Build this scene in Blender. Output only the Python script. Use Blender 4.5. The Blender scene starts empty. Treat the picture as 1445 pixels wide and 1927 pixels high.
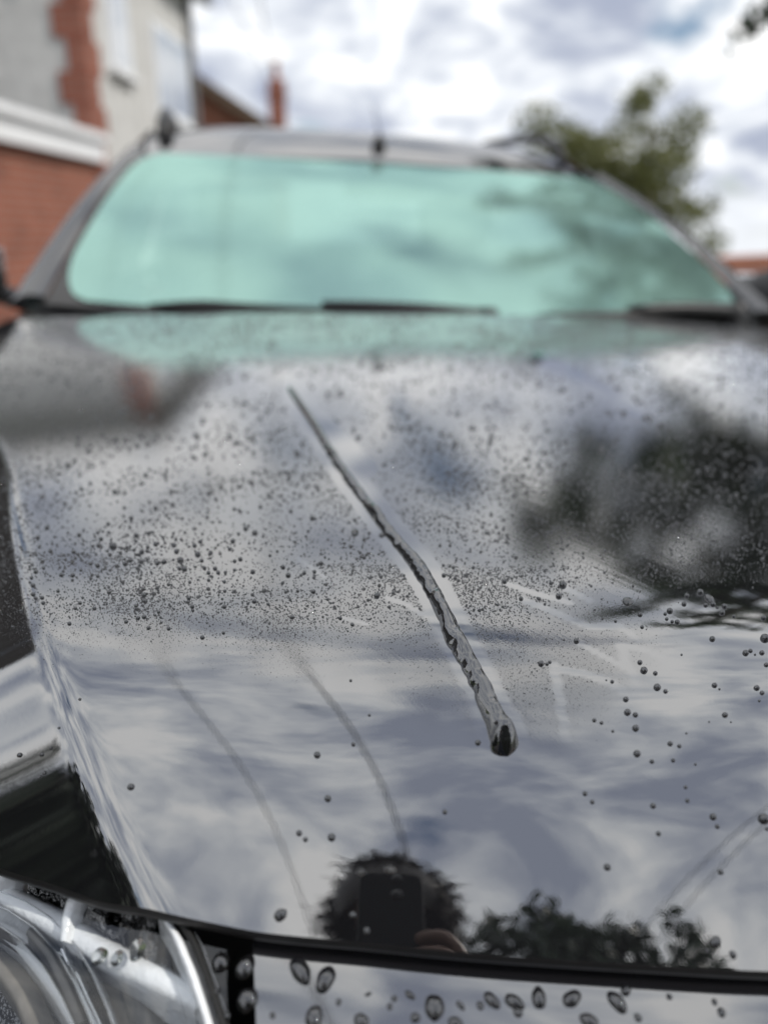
import bpy, bmesh, math, random
import numpy as np
from mathutils import Matrix, Vector
rng = np.random.default_rng(7); random.seed(7)
R = math.radians
scene = bpy.context.scene
col = scene.collection

# ------------------------------------------------------------------ camera (solved in the car's own frame)
FPX, PW, PH = 1447.0, 1445.0, 1927.0
yaw, pitch, roll = R(12.2), R(19.4), R(2.2)
CC = np.array([-.43, -.21, 1.11])
fw = np.array([math.sin(yaw)*math.cos(pitch), math.cos(yaw)*math.cos(pitch), -math.sin(pitch)])
rt0 = np.array([math.cos(yaw), -math.sin(yaw), 0.]); up0 = np.cross(rt0, fw)
rt = rt0*math.cos(roll)+up0*math.sin(roll); up = -rt0*math.sin(roll)+up0*math.cos(roll)
TILT = math.atan2(rt[2], rt[0])                      # cross-slope of the drive the car stands on
MC = Matrix.Rotation(TILT, 4, 'Y')                   # car frame -> world
M3 = np.array(MC.to_3x3())
CW = M3 @ CC
cam_d = bpy.data.cameras.new('camera'); cam = bpy.data.objects.new('camera', cam_d); col.objects.link(cam)
cam_d.sensor_fit = 'VERTICAL'; cam_d.sensor_height = 36.0; cam_d.lens = FPX/PH*36.0
cam_d.clip_start = .01; cam_d.clip_end = 2000
cam_d.dof.use_dof = True; cam_d.dof.focus_distance = .435; cam_d.dof.aperture_fstop = 2.8
r_, u_, f_ = M3@rt, M3@up, M3@fw
cam.matrix_world = Matrix(((r_[0], u_[0], -f_[0], CW[0]), (r_[1], u_[1], -f_[1], CW[1]), (r_[2], u_[2], -f_[2], CW[2]), (0, 0, 0, 1)))
scene.camera = cam

# ------------------------------------------------------------------ world: Nishita sky with broken cloud
SUN_AZ, SUN_EL = R(122), R(44)                       # behind and right of the photographer
world = bpy.data.worlds.new('World'); scene.world = world; world.use_nodes = True
wt = world.node_tree; wt.nodes.clear()
def wn(t, **k):
    n = wt.nodes.new(t)
    for a, b in k.items(): setattr(n, a, b)
    return n
def wl(a, b): wt.links.new(a, b)
def wmath(op, a, b=None, c=None):
    n = wn('ShaderNodeMath', operation=op)
    for i, v in enumerate((a, b, c)):
        if v is None: continue
        if isinstance(v, (int, float)): n.inputs[i].default_value = v
        else: wl(v, n.inputs[i])
    return n.outputs[0]
sky = wn('ShaderNodeTexSky', sky_type='NISHITA', sun_disc=False)
sky.sun_elevation = SUN_EL; sky.sun_rotation = SUN_AZ; sky.air_density = 1.0; sky.dust_density = .6
tc = wn('ShaderNodeTexCoord'); sp = wn('ShaderNodeSeparateXYZ'); wl(tc.outputs['Generated'], sp.inputs[0])
zz = wmath('ADD', wmath('MAXIMUM', sp.outputs[2], 0.0), .30)
cb = wn('ShaderNodeCombineXYZ')
wl(wmath('DIVIDE', sp.outputs[0], zz), cb.inputs[0]); wl(wmath('DIVIDE', sp.outputs[1], zz), cb.inputs[1])
def wnoise(scale, detail, rough, dist, off):
    mp = wn('ShaderNodeMapping'); mp.inputs['Location'].default_value = off; wl(cb.outputs[0], mp.inputs[0])
    n = wn('ShaderNodeTexNoise'); n.inputs['Scale'].default_value = scale; n.inputs['Detail'].default_value = detail
    n.inputs['Roughness'].default_value = rough; n.inputs['Distortion'].default_value = dist
    wl(mp.outputs[0], n.inputs['Vector']); return n.outputs['Fac']
n1 = wnoise(2.5, 8, .55, .4, (5.6, 8.2, 0)); n2 = wnoise(3.9, 9, .58, .4, (7.3, 2.2, 4.0))
def wramp(fac, stops):
    r = wn('ShaderNodeValToRGB'); e = r.color_ramp.elements
    while len(e) < len(stops): e.new(.5)
    for k, (p, c) in zip(e, stops): k.position = p; k.color = (*c, 1)
    wl(fac, r.inputs[0]); return r.outputs[0]
cover = wramp(n1, [(.31, (0, 0, 0)), (.39, (1, 1, 1))])
tone = wramp(n2, [(.36, (.38, .42, .53)), (.45, (.60, .64, .72)), (.53, (.86, .89, .93)), (.60, (1.08, 1.08, 1.08))])
hz_ = wn('ShaderNodeMapRange', interpolation_type='SMOOTHSTEP'); wl(sp.outputs[2], hz_.inputs[0]); hz_.inputs[1].default_value = -.02; hz_.inputs[2].default_value = .09   # cloud detail melts into haze at the horizon
tm = wn('ShaderNodeMix', data_type='RGBA'); wl(hz_.outputs[0], tm.inputs[0]); tm.inputs[6].default_value = (.80, .83, .87, 1); wl(tone, tm.inputs[7]); tone = tm.outputs[2]
cv = wn('ShaderNodeMix', data_type='RGBA'); wl(hz_.outputs[0], cv.inputs[0]); cv.inputs[6].default_value = (1, 1, 1, 1); wl(cover, cv.inputs[7]); cover = cv.outputs[2]
cl = wn('ShaderNodeVectorMath', operation='SCALE'); wl(tone, cl.inputs[0]); cl.inputs['Scale'].default_value = 11.2
mx = wn('ShaderNodeMix', data_type='RGBA'); wl(cover, mx.inputs[0]); wl(sky.outputs[0], mx.inputs[6]); wl(cl.outputs[0], mx.inputs[7])
bg = wn('ShaderNodeBackground'); bg.inputs[1].default_value = .1; wl(mx.outputs[2], bg.inputs[0])
wo = wn('ShaderNodeOutputWorld'); wl(bg.outputs[0], wo.inputs[0])

sun_d = bpy.data.lights.new('sun', 'SUN'); sun_d.energy = 2.8; sun_d.angle = R(.6); sun_d.color = (1, .95, .88)
sun = bpy.data.objects.new('sun', sun_d); col.objects.link(sun)
sd = Vector((math.sin(SUN_AZ)*math.cos(SUN_EL), math.cos(SUN_AZ)*math.cos(SUN_EL), math.sin(SUN_EL)))
sun.rotation_euler = sd.to_track_quat('Z', 'Y').to_euler(); sun.location = (20, -12, 20)
scene.view_settings.view_transform = 'Standard'; scene.view_settings.look = 'None'
scene.view_settings.exposure = 0.05; scene.view_settings.gamma = 1.0; scene.view_settings.use_curve_mapping = False
cy = scene.cycles
cy.use_denoising = True; cy.denoiser = 'OPENIMAGEDENOISE'
cy.max_bounces = 10; cy.glossy_bounces = 6; cy.transmission_bounces = 8; cy.transparent_max_bounces = 12; cy.diffuse_bounces = 3
cy.caustics_reflective = False; cy.caustics_refractive = False; cy.sample_clamp_indirect = 6.0

# ------------------------------------------------------------------ materials
MATS = {}
def newmat(name):
    m = bpy.data.materials.new(name); m.use_nodes = True; nt = m.node_tree; nt.nodes.clear()
    out = nt.nodes.new('ShaderNodeOutputMaterial'); MATS[name] = m
    return m, nt, out
class NT:
    def __init__(s, nt): s.nt = nt
    def n(s, t, **k):
        x = s.nt.nodes.new(t)
        for a, b in k.items(): setattr(x, a, b)
        return x
    def l(s, a, b): s.nt.links.new(a, b)
    def setin(s, node, key, v):
        if isinstance(v, bpy.types.NodeSocket): s.l(v, node.inputs[key])
        else: node.inputs[key].default_value = v
    def math(s, op, *a, clamp=False):
        x = s.n('ShaderNodeMath', operation=op); x.use_clamp = clamp
        for i, v in enumerate(a): s.setin(x, i, v)
        return x.outputs[0]
    def noise(s, vec, scale, detail=3, rough=.5, dist=0):
        x = s.n('ShaderNodeTexNoise'); s.l(vec, x.inputs['Vector'])
        x.inputs['Scale'].default_value = scale; x.inputs['Detail'].default_value = detail
        x.inputs['Roughness'].default_value = rough; x.inputs['Distortion'].default_value = dist
        return x.outputs['Fac']
    def ramp(s, fac, stops):
        r = s.n('ShaderNodeValToRGB'); e = r.color_ramp.elements
        while len(e) < len(stops): e.new(.5)
        for k, (p, c) in zip(e, stops): k.position = p; k.color = (*c, 1) if len(c) == 3 else c
        s.l(fac, r.inputs[0]); return r.outputs[0]
    def bump(s, h, strength, dist, normal=None):
        b = s.n('ShaderNodeBump'); s.setin(b, 'Strength', strength); b.inputs['Distance'].default_value = dist
        s.l(h, b.inputs['Height'])
        if normal is not None: s.l(normal, b.inputs['Normal'])
        return b.outputs[0]
def mat(name, colr, rough=.5, metal=0., ior=1.5, var=0., vscale=20., bump=0., bscale=80., bdist=.002, coat=0.):
    m, nt, out = newmat(name); k = NT(nt); p = k.n('ShaderNodeBsdfPrincipled')
    p.inputs['Roughness'].default_value = rough; p.inputs['Metallic'].default_value = metal; p.inputs['IOR'].default_value = ior
    p.inputs['Coat Weight'].default_value = coat
    t = k.n('ShaderNodeTexCoord').outputs['Object']
    if var:
        n = k.noise(t, vscale, 5, .6)
        a = tuple(max(0, c*(1-var)) for c in colr); b = tuple(min(1, c*(1+var)) for c in colr)
        k.l(k.ramp(n, [(.3, a), (.7, b)]), p.inputs['Base Color'])
    else: p.inputs['Base Color'].default_value = (*colr, 1)
    if bump: k.l(k.bump(k.noise(t, bscale, 4, .6), bump, bdist), p.inputs['Normal'])
    k.l(p.outputs[0], out.inputs[0]); return m
PAINT = (.011, .011, .0125)
mat('paint', PAINT, .03, ior=4.4, bump=.02, bscale=900, bdist=.0004)
mat('pillar_paint', (.02, .02, .022), .08, ior=2.3)
mat('black_plastic', (.012, .012, .013), .45, bump=.15, bscale=1500, bdist=.0003)
mat('rubber', (.008, .008, .008), .7, bump=.2, bscale=300, bdist=.001)
mat('gloss_black', (.008, .008, .009), .04, ior=1.6)
mat('grille_gloss', (.012, .012, .014), .03, ior=3.5, bump=.02, bscale=700, bdist=.0004)
mat('chrome', (.82, .83, .84), .06, metal=1., bump=.05, bscale=120, bdist=.001)
mat('dark_chrome', (.16, .16, .165), .12, metal=1., bump=.9, bscale=70, bdist=.012); mat('facet_chrome', (.20, .20, .20), .06, metal=1., bump=.8, bscale=150, bdist=.006)
mat('lamp_white', (.84, .86, .88), .14, ior=1.6, coat=.6, bump=.5, bscale=110, bdist=.003)
mat('lamp_grey', (.17, .155, .135), .35, metal=.3, var=.3, vscale=60)
mat('lamp_dark', (.045, .045, .045), .3, var=.4, vscale=40)
mat('steel', (.55, .55, .56), .3, metal=1.)
mat('seat_fabric', (.03, .03, .033), .9, var=.3, vscale=60)
mat('tail_red', (.35, .01, .01), .1, coat=1.)
mat('render_wall', (.55, .545, .53), .95, var=.14, vscale=6, bump=.7, bscale=70, bdist=.012)
mat('white_upvc', (.78, .79, .80), .35, var=.04, vscale=4)
mat('gutter_grey', (.16, .16, .165), .5, var=.2, vscale=8)
mat('roof_tile', (.075, .06, .052), .85, var=.35, vscale=9, bump=.4, bscale=14, bdist=.03)
mat('flat_roof', (.10, .10, .10), .9, var=.3, vscale=5)
mat('ridge_tile', (.16, .07, .05), .85, var=.3, vscale=12)
mat('lead', (.2, .2, .21), .6, var=.2)
mat('pot_clay', (.34, .12, .065), .8, var=.25, vscale=15)
mat('timber_pole', (.09, .06, .04), .85, var=.4, vscale=12, bump=.4, bscale=40, bdist=.01)
mat('cable_black', (.01, .01, .01), .6)
mat('bark', (.075, .055, .04), .9, var=.4, vscale=10, bump=.8, bscale=30, bdist=.02)
mat('skin', (.16, .09, .065), .5, var=.1, vscale=40)
mat('jacket', (.014, .015, .02), .8, var=.3, vscale=30, bump=.4, bscale=120, bdist=.004)
mat('jeans', (.03, .04, .07), .85, var=.3, vscale=40)
mat('hair', (.012, .008, .006), .45, var=.4, vscale=60)
mat('phone_body', (.004, .004, .005), .35, ior=1.25)
mat('phone_glass', (.004, .004, .005), .03)
def brick_mat(name, c1, c2, mortar, bw=.225, bh=.075):
    m, nt, out = newmat(name); k = NT(nt); p = k.n('ShaderNodeBsdfPrincipled'); p.inputs['Roughness'].default_value = .9
    t = k.n('ShaderNodeTexCoord').outputs['UV']
    b = k.n('ShaderNodeTexBrick'); k.l(t, b.inputs['Vector']); b.inputs['Scale'].default_value = 1
    b.inputs['Brick Width'].default_value = bw; b.inputs['Row Height'].default_value = bh; b.inputs['Mortar Size'].default_value = .006
    b.inputs['Color1'].default_value = (*c1, 1); b.inputs['Color2'].default_value = (*c2, 1); b.inputs['Mortar'].default_value = (*mortar, 1)
    ob = k.n('ShaderNodeTexCoord').outputs['Object']; v = k.noise(ob, 3, 5, .6)
    mm = k.n('ShaderNodeMix', data_type='RGBA', blend_type='MULTIPLY'); mm.inputs[0].default_value = .5
    k.l(b.outputs[0], mm.inputs[6]); k.l(k.ramp(v, [(.3, (.6, .6, .6)), (.7, (1.2, 1.2, 1.2))]), mm.inputs[7])
    k.l(mm.outputs[2], p.inputs['Base Color']); k.l(k.bump(k.math('SUBTRACT', 1.0, b.outputs[1]), .6, .01), p.inputs['Normal'])
    k.l(p.outputs[0], out.inputs[0])
brick_mat('brick', (.30, .095, .055), (.24, .075, .045), (.26, .21, .17))
brick_mat('brick_quoin', (.30, .10, .065), (.26, .08, .05), (.25, .19, .15))
brick_mat('paver', (.16, .13, .12), (.20, .15, .13), (.07, .065, .06), .2, .1)
def leaf_mat(name, a, b, trans=.35):
    m, nt, out = newmat(name); k = NT(nt); g = k.n('ShaderNodeNewGeometry')
    c = k.ramp(g.outputs['Random Per Island'], [(0, a), (1, b)])
    d = k.n('ShaderNodeBsdfPrincipled'); d.inputs['Roughness'].default_value = .45; k.l(c, d.inputs['Base Color'])
    t = k.n('ShaderNodeBsdfTranslucent'); k.l(c, t.inputs[0])
    mxs = k.n('ShaderNodeMixShader'); mxs.inputs[0].default_value = trans; k.l(d.outputs[0], mxs.inputs[1]); k.l(t.outputs[0], mxs.inputs[2])
    k.l(mxs.outputs[0], out.inputs[0])
leaf_mat('leaf_olive', (.13, .145, .05), (.22, .23, .10), .5); leaf_mat('leaf_conifer', (.008, .014, .008), (.02, .03, .016), .08); leaf_mat('leaf_dark', (.035, .065, .022), (.075, .12, .042), .35)
leaf_mat('leaf_hedge', (.014, .032, .016), (.03, .058, .026), .12); leaf_mat('leaf_green', (.05, .075, .02), (.1, .13, .045))
def ground_mat(name, a, b, sc, bs):
    m, nt, out = newmat(name); k = NT(nt); p = k.n('ShaderNodeBsdfPrincipled'); p.inputs['Roughness'].default_value = .9
    t = k.n('ShaderNodeTexCoord').outputs['Object']
    k.l(k.ramp(k.noise(t, sc, 8, .65), [(.3, a), (.7, b)]), p.inputs['Base Color']); k.l(k.bump(k.noise(t, bs, 4, .7), .6, .01), p.inputs['Normal'])
    k.l(p.outputs[0], out.inputs[0])
ground_mat('tarmac', (.04, .04, .042), (.065, .063, .06), 1.2, 120); ground_mat('lawn', (.04, .06, .015), (.07, .09, .03), 2.0, 60)
def glass_mat(name, colr=(1, 1, 1), ior=1.333, rough=0.):
    m, nt, out = newmat(name); k = NT(nt); g = k.n('ShaderNodeBsdfGlass'); g.inputs[0].default_value = (*colr, 1)
    g.inputs['IOR'].default_value = ior; g.inputs['Roughness'].default_value = rough; k.l(g.outputs[0], out.inputs[0])
def water_mat(name, ior, clear):
    """water lying on black lacquer: mirror skin over a dark body, partly see-through"""
    m, nt, out = newmat(name); k = NT(nt); g = k.n('ShaderNodeBsdfGlass'); g.inputs[0].default_value = (.9, .91, .92, 1); g.inputs['IOR'].default_value = 1.333; g.inputs['Roughness'].default_value = 0.
    p = k.n('ShaderNodeBsdfPrincipled'); p.inputs['Base Color'].default_value = (.010, .010, .011, 1); p.inputs['Roughness'].default_value = .01; p.inputs['IOR'].default_value = ior
    mxs = k.n('ShaderNodeMixShader'); mxs.inputs[0].default_value = clear; k.l(p.outputs[0], mxs.inputs[1]); k.l(g.outputs[0], mxs.inputs[2]); k.l(mxs.outputs[0], out.inputs[0])
water_mat('water', 2.7, .12); water_mat('water_bead', 2.3, .22); glass_mat('water_clear', (.97, .98, .98))
def shell_glass(name, tint, refl, base_f, ior=1.5, rough=.015, film=0.):
    """thin glazing: transparent with a Fresnel mirror of its own colour"""
    m, nt, out = newmat(name); k = NT(nt); ge = k.n('ShaderNodeNewGeometry'); dt = k.n('ShaderNodeVectorMath', operation='DOT_PRODUCT')
    k.l(ge.outputs['Incoming'], dt.inputs[0]); k.l(ge.outputs['Normal'], dt.inputs[1]); F0 = ((ior-1)/(ior+1))**2          # Schlick, same from both faces
    sch = k.math('ADD', F0, k.math('MULTIPLY', 1-F0, k.math('POWER', k.math('SUBTRACT', 1.0, k.math('ABSOLUTE', dt.outputs['Value'])), 5.0)))
    f = k.math('ADD', k.math('MULTIPLY', sch, 1-base_f), base_f, clamp=True)
    t = k.n('ShaderNodeBsdfTransparent'); t.inputs[0].default_value = (*tint, 1)
    g = k.n('ShaderNodeBsdfGlossy'); g.inputs[0].default_value = (*refl, 1); g.inputs['Roughness'].default_value = rough
    mxs = k.n('ShaderNodeMixShader'); k.l(f, mxs.inputs[0]); k.l(t.outputs[0], mxs.inputs[1]); k.l(g.outputs[0], mxs.inputs[2])
    if film:                                     # thin wet film; diffuse mirror tint painted in to lighten dark reflections
        d = k.n('ShaderNodeBsdfDiffuse'); d.inputs[0].default_value = (*refl, 1)
        m2 = k.n('ShaderNodeMixShader'); nz = k.noise(k.n('ShaderNodeTexCoord').outputs['Object'], 5, 4, .6)
        k.l(k.math('MULTIPLY', nz, film*2), m2.inputs[0]); k.l(mxs.outputs[0], m2.inputs[1]); k.l(d.outputs[0], m2.inputs[2]); mxs = m2
    k.l(mxs.outputs[0], out.inputs[0])
shell_glass('windscreen_glass', (.55, .72, .66), (.42, .67, .605), .66, rough=.12, film=.20)
shell_glass('window_glass', (.45, .5, .5), (.9, .95, .95), .10)
shell_glass('pane_glass', (.6, .63, .65), (.95, .97, 1), .5, rough=.05)
shell_glass('lamp_lens', (.97, .98, .98), (1, 1, 1), .03)
# fine water beads: tiny clear domes over black paint
def bead_mat():
    m, nt, out = newmat('bead'); k = NT(nt); p = k.n('ShaderNodeBsdfPrincipled')
    p.inputs['Base Color'].default_value = (.03, .031, .033, 1); p.inputs['Roughness'].default_value = .05; p.inputs['IOR'].default_value = 1.9
    k.l(p.outputs[0], out.inputs[0])
bead_mat()
# bonnet paint: black lacquer, hazed where a film of fine mist lies on it (attribute "mist"), with wipe marks
def bonnet_mat():
    m, nt, out = newmat('bonnet_paint'); k = NT(nt); p = k.n('ShaderNodeBsdfPrincipled')
    t = k.n('ShaderNodeTexCoord').outputs['Object']
    a = k.n('ShaderNodeAttribute', attribute_name='mist'); mist = a.outputs['Fac']
    mp = k.n('ShaderNodeMapping', vector_type='TEXTURE'); mp.inputs['Rotation'].default_value = (0, 0, R(-57)); mp.inputs['Scale'].default_value = (1/7, 1/190, 1/30); k.l(t, mp.inputs[0])
    wipe = k.noise(mp.outputs[0], 1.0, 4, .6)
    wipe = k.ramp(wipe, [(.38, (0, 0, 0)), (.68, (1, 1, 1))])
    clump = k.noise(t, 9, 4, .6)
    mm = k.math('MULTIPLY', mist, k.math('ADD', .75, k.math('MULTIPLY', clump, .5)), clamp=True)
    rough = k.math('ADD', .012, k.math('MULTIPLY', mm, k.math('ADD', .004, k.math('MULTIPLY', wipe, .012))))
    k.l(rough, p.inputs['Roughness'])
    fine = k.noise(t, 1500, 2, .6)
    vz = k.n('ShaderNodeTexVoronoi'); vz.inputs['Scale'].default_value = 1100; k.l(t, vz.inputs['Vector'])
    n1 = k.bump(k.math('ADD', fine, vz.outputs['Distance']), k.math('MULTIPLY', mm, .032), .0004)
    n2 = k.bump(wipe, k.math('ADD', .002, k.math('MULTIPLY', mm, .022)), .001, n1)
    n3 = k.bump(k.noise(t, 260, 2, .5), .02, .0003, n2)
    k.l(n3, p.inputs['Normal'])
    p.inputs['Base Color'].default_value = (*PAINT, 1)
    k.l(k.math('SUBTRACT', 3.45, k.math('MULTIPLY', mm, .75)), p.inputs['IOR'])
    p.inputs['Coat Weight'].default_value = 1.0; p.inputs['Coat IOR'].default_value = 1.6; k.l(rough, p.inputs['Coat Roughness']); k.l(n3, p.inputs['Coat Normal'])
    fg = k.n('ShaderNodeAttribute', attribute_name='condensation').outputs['Fac']
    cm = k.n('ShaderNodeMix', data_type='RGBA'); k.l(k.math('MULTIPLY', fg, k.math('ADD', .6, k.math('MULTIPLY', clump, .8)), clamp=True), cm.inputs[0]); cm.inputs[6].default_value = (*PAINT, 1); cm.inputs[7].default_value = (.5, .51, .52, 1)
    k.l(cm.outputs[2], p.inputs['Base Color'])
    k.l(p.outputs[0], out.inputs[0])
bonnet_mat()

# ------------------------------------------------------------------ mesh helpers
def mesh_obj(name, verts, faces, m, parent=None, smooth=True, link=True, uv=None):
    me = bpy.data.meshes.new(name); me.from_pydata([tuple(map(float, v)) for v in verts], [], [tuple(map(int, f)) for f in faces]); me.update()
    for mm in (m if isinstance(m, (list, tuple)) else [m]): me.materials.append(MATS[mm])
    if smooth: me.shade_smooth()
    o = bpy.data.objects.new(name, me)
    if link: col.objects.link(o)
    if parent is not None: o.parent = parent
    return o
def big_mesh(name, V, Fc, m):
    """V (n,3) float, Fc (k,3|4) int, numpy fast path"""
    me = bpy.data.meshes.new(name); n = Fc.shape[1]
    me.vertices.add(len(V)); me.vertices.foreach_set('co', np.ascontiguousarray(V, np.float32).ravel())
    me.loops.add(Fc.size); me.loops.foreach_set('vertex_index', np.ascontiguousarray(Fc, np.int32).ravel())
    me.polygons.add(len(Fc)); me.polygons.foreach_set('loop_start', np.arange(0, Fc.size, n, dtype=np.int32))
    me.polygons.foreach_set('loop_total', np.full(len(Fc), n, np.int32)); me.update(calc_edges=True)
    me.materials.append(MATS[m]); return me
def link_mesh(name, me, parent=None, smooth=True):
    if smooth: me.shade_smooth()
    o = bpy.data.objects.new(name, me); col.objects.link(o)
    if parent is not None: o.parent = parent
    return o
def empty(name, loc=(0, 0, 0)):
    o = bpy.data.objects.new(name, None); col.objects.link(o); o.location = loc; o.empty_display_size = .1; return o
def tag(o, label, cat, group=None):
    o['label'] = label; o['category'] = cat
    if group: o['group'] = group
    return o
def struct(o): o['kind'] = 'structure'; return o
class MB:
    def __init__(s): s.v = []; s.f = []
    def add(s, v, f): b = len(s.v); s.v += [tuple(x) for x in v]; s.f += [tuple(i+b for i in q) for q in f]; return s
    def box(s, c, d, rz=0., ax=None):
        c = np.array(c, float); d = np.array(d, float)/2
        if ax is None: ax = np.array([[math.cos(rz), math.sin(rz), 0], [-math.sin(rz), math.cos(rz), 0], [0, 0, 1]])
        P = [c+sx*d[0]*ax[0]+sy*d[1]*ax[1]+sz*d[2]*ax[2] for sx in (-1, 1) for sy in (-1, 1) for sz in (-1, 1)]
        return s.add(P, [(0, 1, 3, 2), (4, 6, 7, 5), (0, 4, 5, 1), (2, 3, 7, 6), (0, 2, 6, 4), (1, 5, 7, 3)])
    def tube(s, pts, rad, seg=10, cap=True):
        pts = [np.array(p, float) for p in pts]; n = len(pts); rad = [rad]*n if np.isscalar(rad) else rad
        rings = []; prev = None
        for i, p in enumerate(pts):
            t = pts[min(i+1, n-1)]-pts[max(i-1, 0)]; t /= np.linalg.norm(t)+1e-12
            if prev is None: a = np.cross(t, (0, 0, 1) if abs(t[2]) < .9 else (1, 0, 0))
            else: a = prev-t*(prev@t)
            a /= np.linalg.norm(a); prev = a; b = np.cross(t, a)
            rings.append([p+rad[i]*(math.cos(q)*a+math.sin(q)*b) for q in np.linspace(0, 2*math.pi, seg, endpoint=False)])
        v = [x for r in rings for x in r]
        f = [(i*seg+j, i*seg+(j+1) % seg, (i+1)*seg+(j+1) % seg, (i+1)*seg+j) for i in range(n-1) for j in range(seg)]
        if cap: f += [tuple(range(seg))[::-1], tuple((n-1)*seg+j for j in range(seg))]
        return s.add(v, f)
    def grid(s, P, flip=False):
        P = np.asarray(P, float); a, b = P.shape[:2]
        f = [(i*b+j, i*b+j+1, (i+1)*b+j+1, (i+1)*b+j) for i in range(a-1) for j in range(b-1)]
        if flip: f = [q[::-1] for q in f]
        return s.add(P.reshape(-1, 3), f)
    def lathe(s, prof, c, seg=24, axis=2):
        P = []
        for q in np.linspace(0, 2*math.pi, seg+1):
            row = []
            for r, h in prof:
                p = [r*math.cos(q), r*math.sin(q), h]
                if axis == 0: p = [h, r*math.cos(q), r*math.sin(q)]
                row.append(np.array(p)+np.array(c))
            P.append(row)
        return s.grid(P)
    def build(s, name, m, parent=None, smooth=True, bevel=0.):
        o = mesh_obj(name, s.v, s.f, m, parent, smooth)
        if bevel:
            b = o.modifiers.new('bevel', 'BEVEL'); b.width = bevel; b.segments = 2; b.limit_method = 'ANGLE'
        return o
def flat(name, mb, m, parent=None): return mb.build(name, m, parent, smooth=False)
def planar_uv(o, ax_u, ax_v):
    me = o.data; uvl = me.uv_layers.new(name='UVMap'); au, av = Vector(ax_u), Vector(ax_v)
    for p in me.polygons:
        for li in p.loop_indices:
            c = me.vertices[me.loops[li].vertex_index].co; uvl.data[li].uv = (c.dot(au), c.dot(av))
def box_uv(o):
    """UV in metres: u along the horizontal run of each face, v up"""
    me = o.data; uvl = me.uv_layers.new(name='UVMap')
    for p in me.polygons:
        n = p.normal; h = Vector((-n.y, n.x, 0)); h = h.normalized() if h.length > .1 else Vector((1, 0, 0)); v = n.cross(h)
        for li in p.loop_indices:
            c = me.vertices[me.loops[li].vertex_index].co; uvl.data[li].uv = (c.dot(h), c.dot(v) if abs(n.z) > .5 else c.z)

# ------------------------------------------------------------------ bonnet surface (car frame, metres)
def pch(x, X, Y):
    x = np.asarray(x, float); X = np.asarray(X, float); Y = np.asarray(Y, float); d = np.diff(Y)/np.diff(X)
    m = np.concatenate([[d[0]], np.where(d[1:]*d[:-1] > 0, 2*d[1:]*d[:-1]/(d[1:]+d[:-1]+1e-12), 0), [d[-1]]])
    xc = np.clip(x, X[0], X[-1]); i = np.clip(np.searchsorted(X, xc)-1, 0, len(X)-2); h = X[i+1]-X[i]; t = (xc-X[i])/h
    return (2*t**3-3*t**2+1)*Y[i]+(t**3-2*t**2+t)*h*m[i]+(-2*t**3+3*t**2)*Y[i+1]+(t**3-t**2)*h*m[i+1]
def nose(x): return -.006+.36*np.abs(x)**2
def crease(y): l = np.log(np.clip(y, -.03, 2)+.05); y_ = np.clip((np.asarray(y)-.45)/.4, 0, 1); return .016*l*l+.144*l+.700+.055*y_*y_*(3-2*y_)
def H(x, y):
    x = np.asarray(x, float); y = np.asarray(y, float); e = y-nose(x)
    z = .9+.105*e-.024*e*e-.93*.027*np.logaddexp(0, (.083-e)/.027)-.05*x*x
    u = np.abs(x)-crease(y); w = .0028; s = w*np.logaddexp(0, np.clip(u/w, -40, 400)); c = .15
    k = np.clip((y-.45)/.75, 0, 1); k = k*k*(3-2*k)
    return z-.80*(1-.65*k)*c*(1-np.exp(-s/c))
def edge_y(x):
    return pch(np.abs(x), [0, .1, .203, .259, .305, .339, .373, .419, .443, .469, .492, .519, .548, .567, .62, .70, .80, .92],
               [-.021, -.014, .003, .015, .026, .035, .045, .059, .068, .079, .092, .111, .131, .145, .19, .275, .42, .66])
def edge_z(x): return H(x, edge_y(x))
def cowl_y(x): return 1.17+.22*np.asarray(x)**2
def ray(px, py):
    d = fw+rt*(px-PW/2)/FPX-up*(py-PH/2)/FPX; return d/np.linalg.norm(d)
def hit(px, py, S=None):
    S = S or H; d = ray(px, py); t = np.linspace(.15, 2.2, 4000); Q = CC+t[:, None]*d; f = Q[:, 2]-S(Q[:, 0], Q[:, 1]); i = int(np.argmax(f < 0))
    if i == 0: return None
    k = f[i-1]/(f[i-1]-f[i]); return Q[i-1]+k*(Q[i]-Q[i-1])
def project(P):
    v = np.asarray(P)-CC; z = v@fw; return PW/2+FPX*(v@rt)/z, PH/2-FPX*(v@up)/z, z
def normal_of(x, y, S=None):
    S = S or H; h = 2e-4; n = np.stack([-(S(x+h, y)-S(x-h, y))/(2*h), -(S(x, y+h)-S(x, y-h))/(2*h), np.ones_like(np.asarray(x, float))], -1)
    return n/np.linalg.norm(n, axis=-1, keepdims=True)

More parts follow.
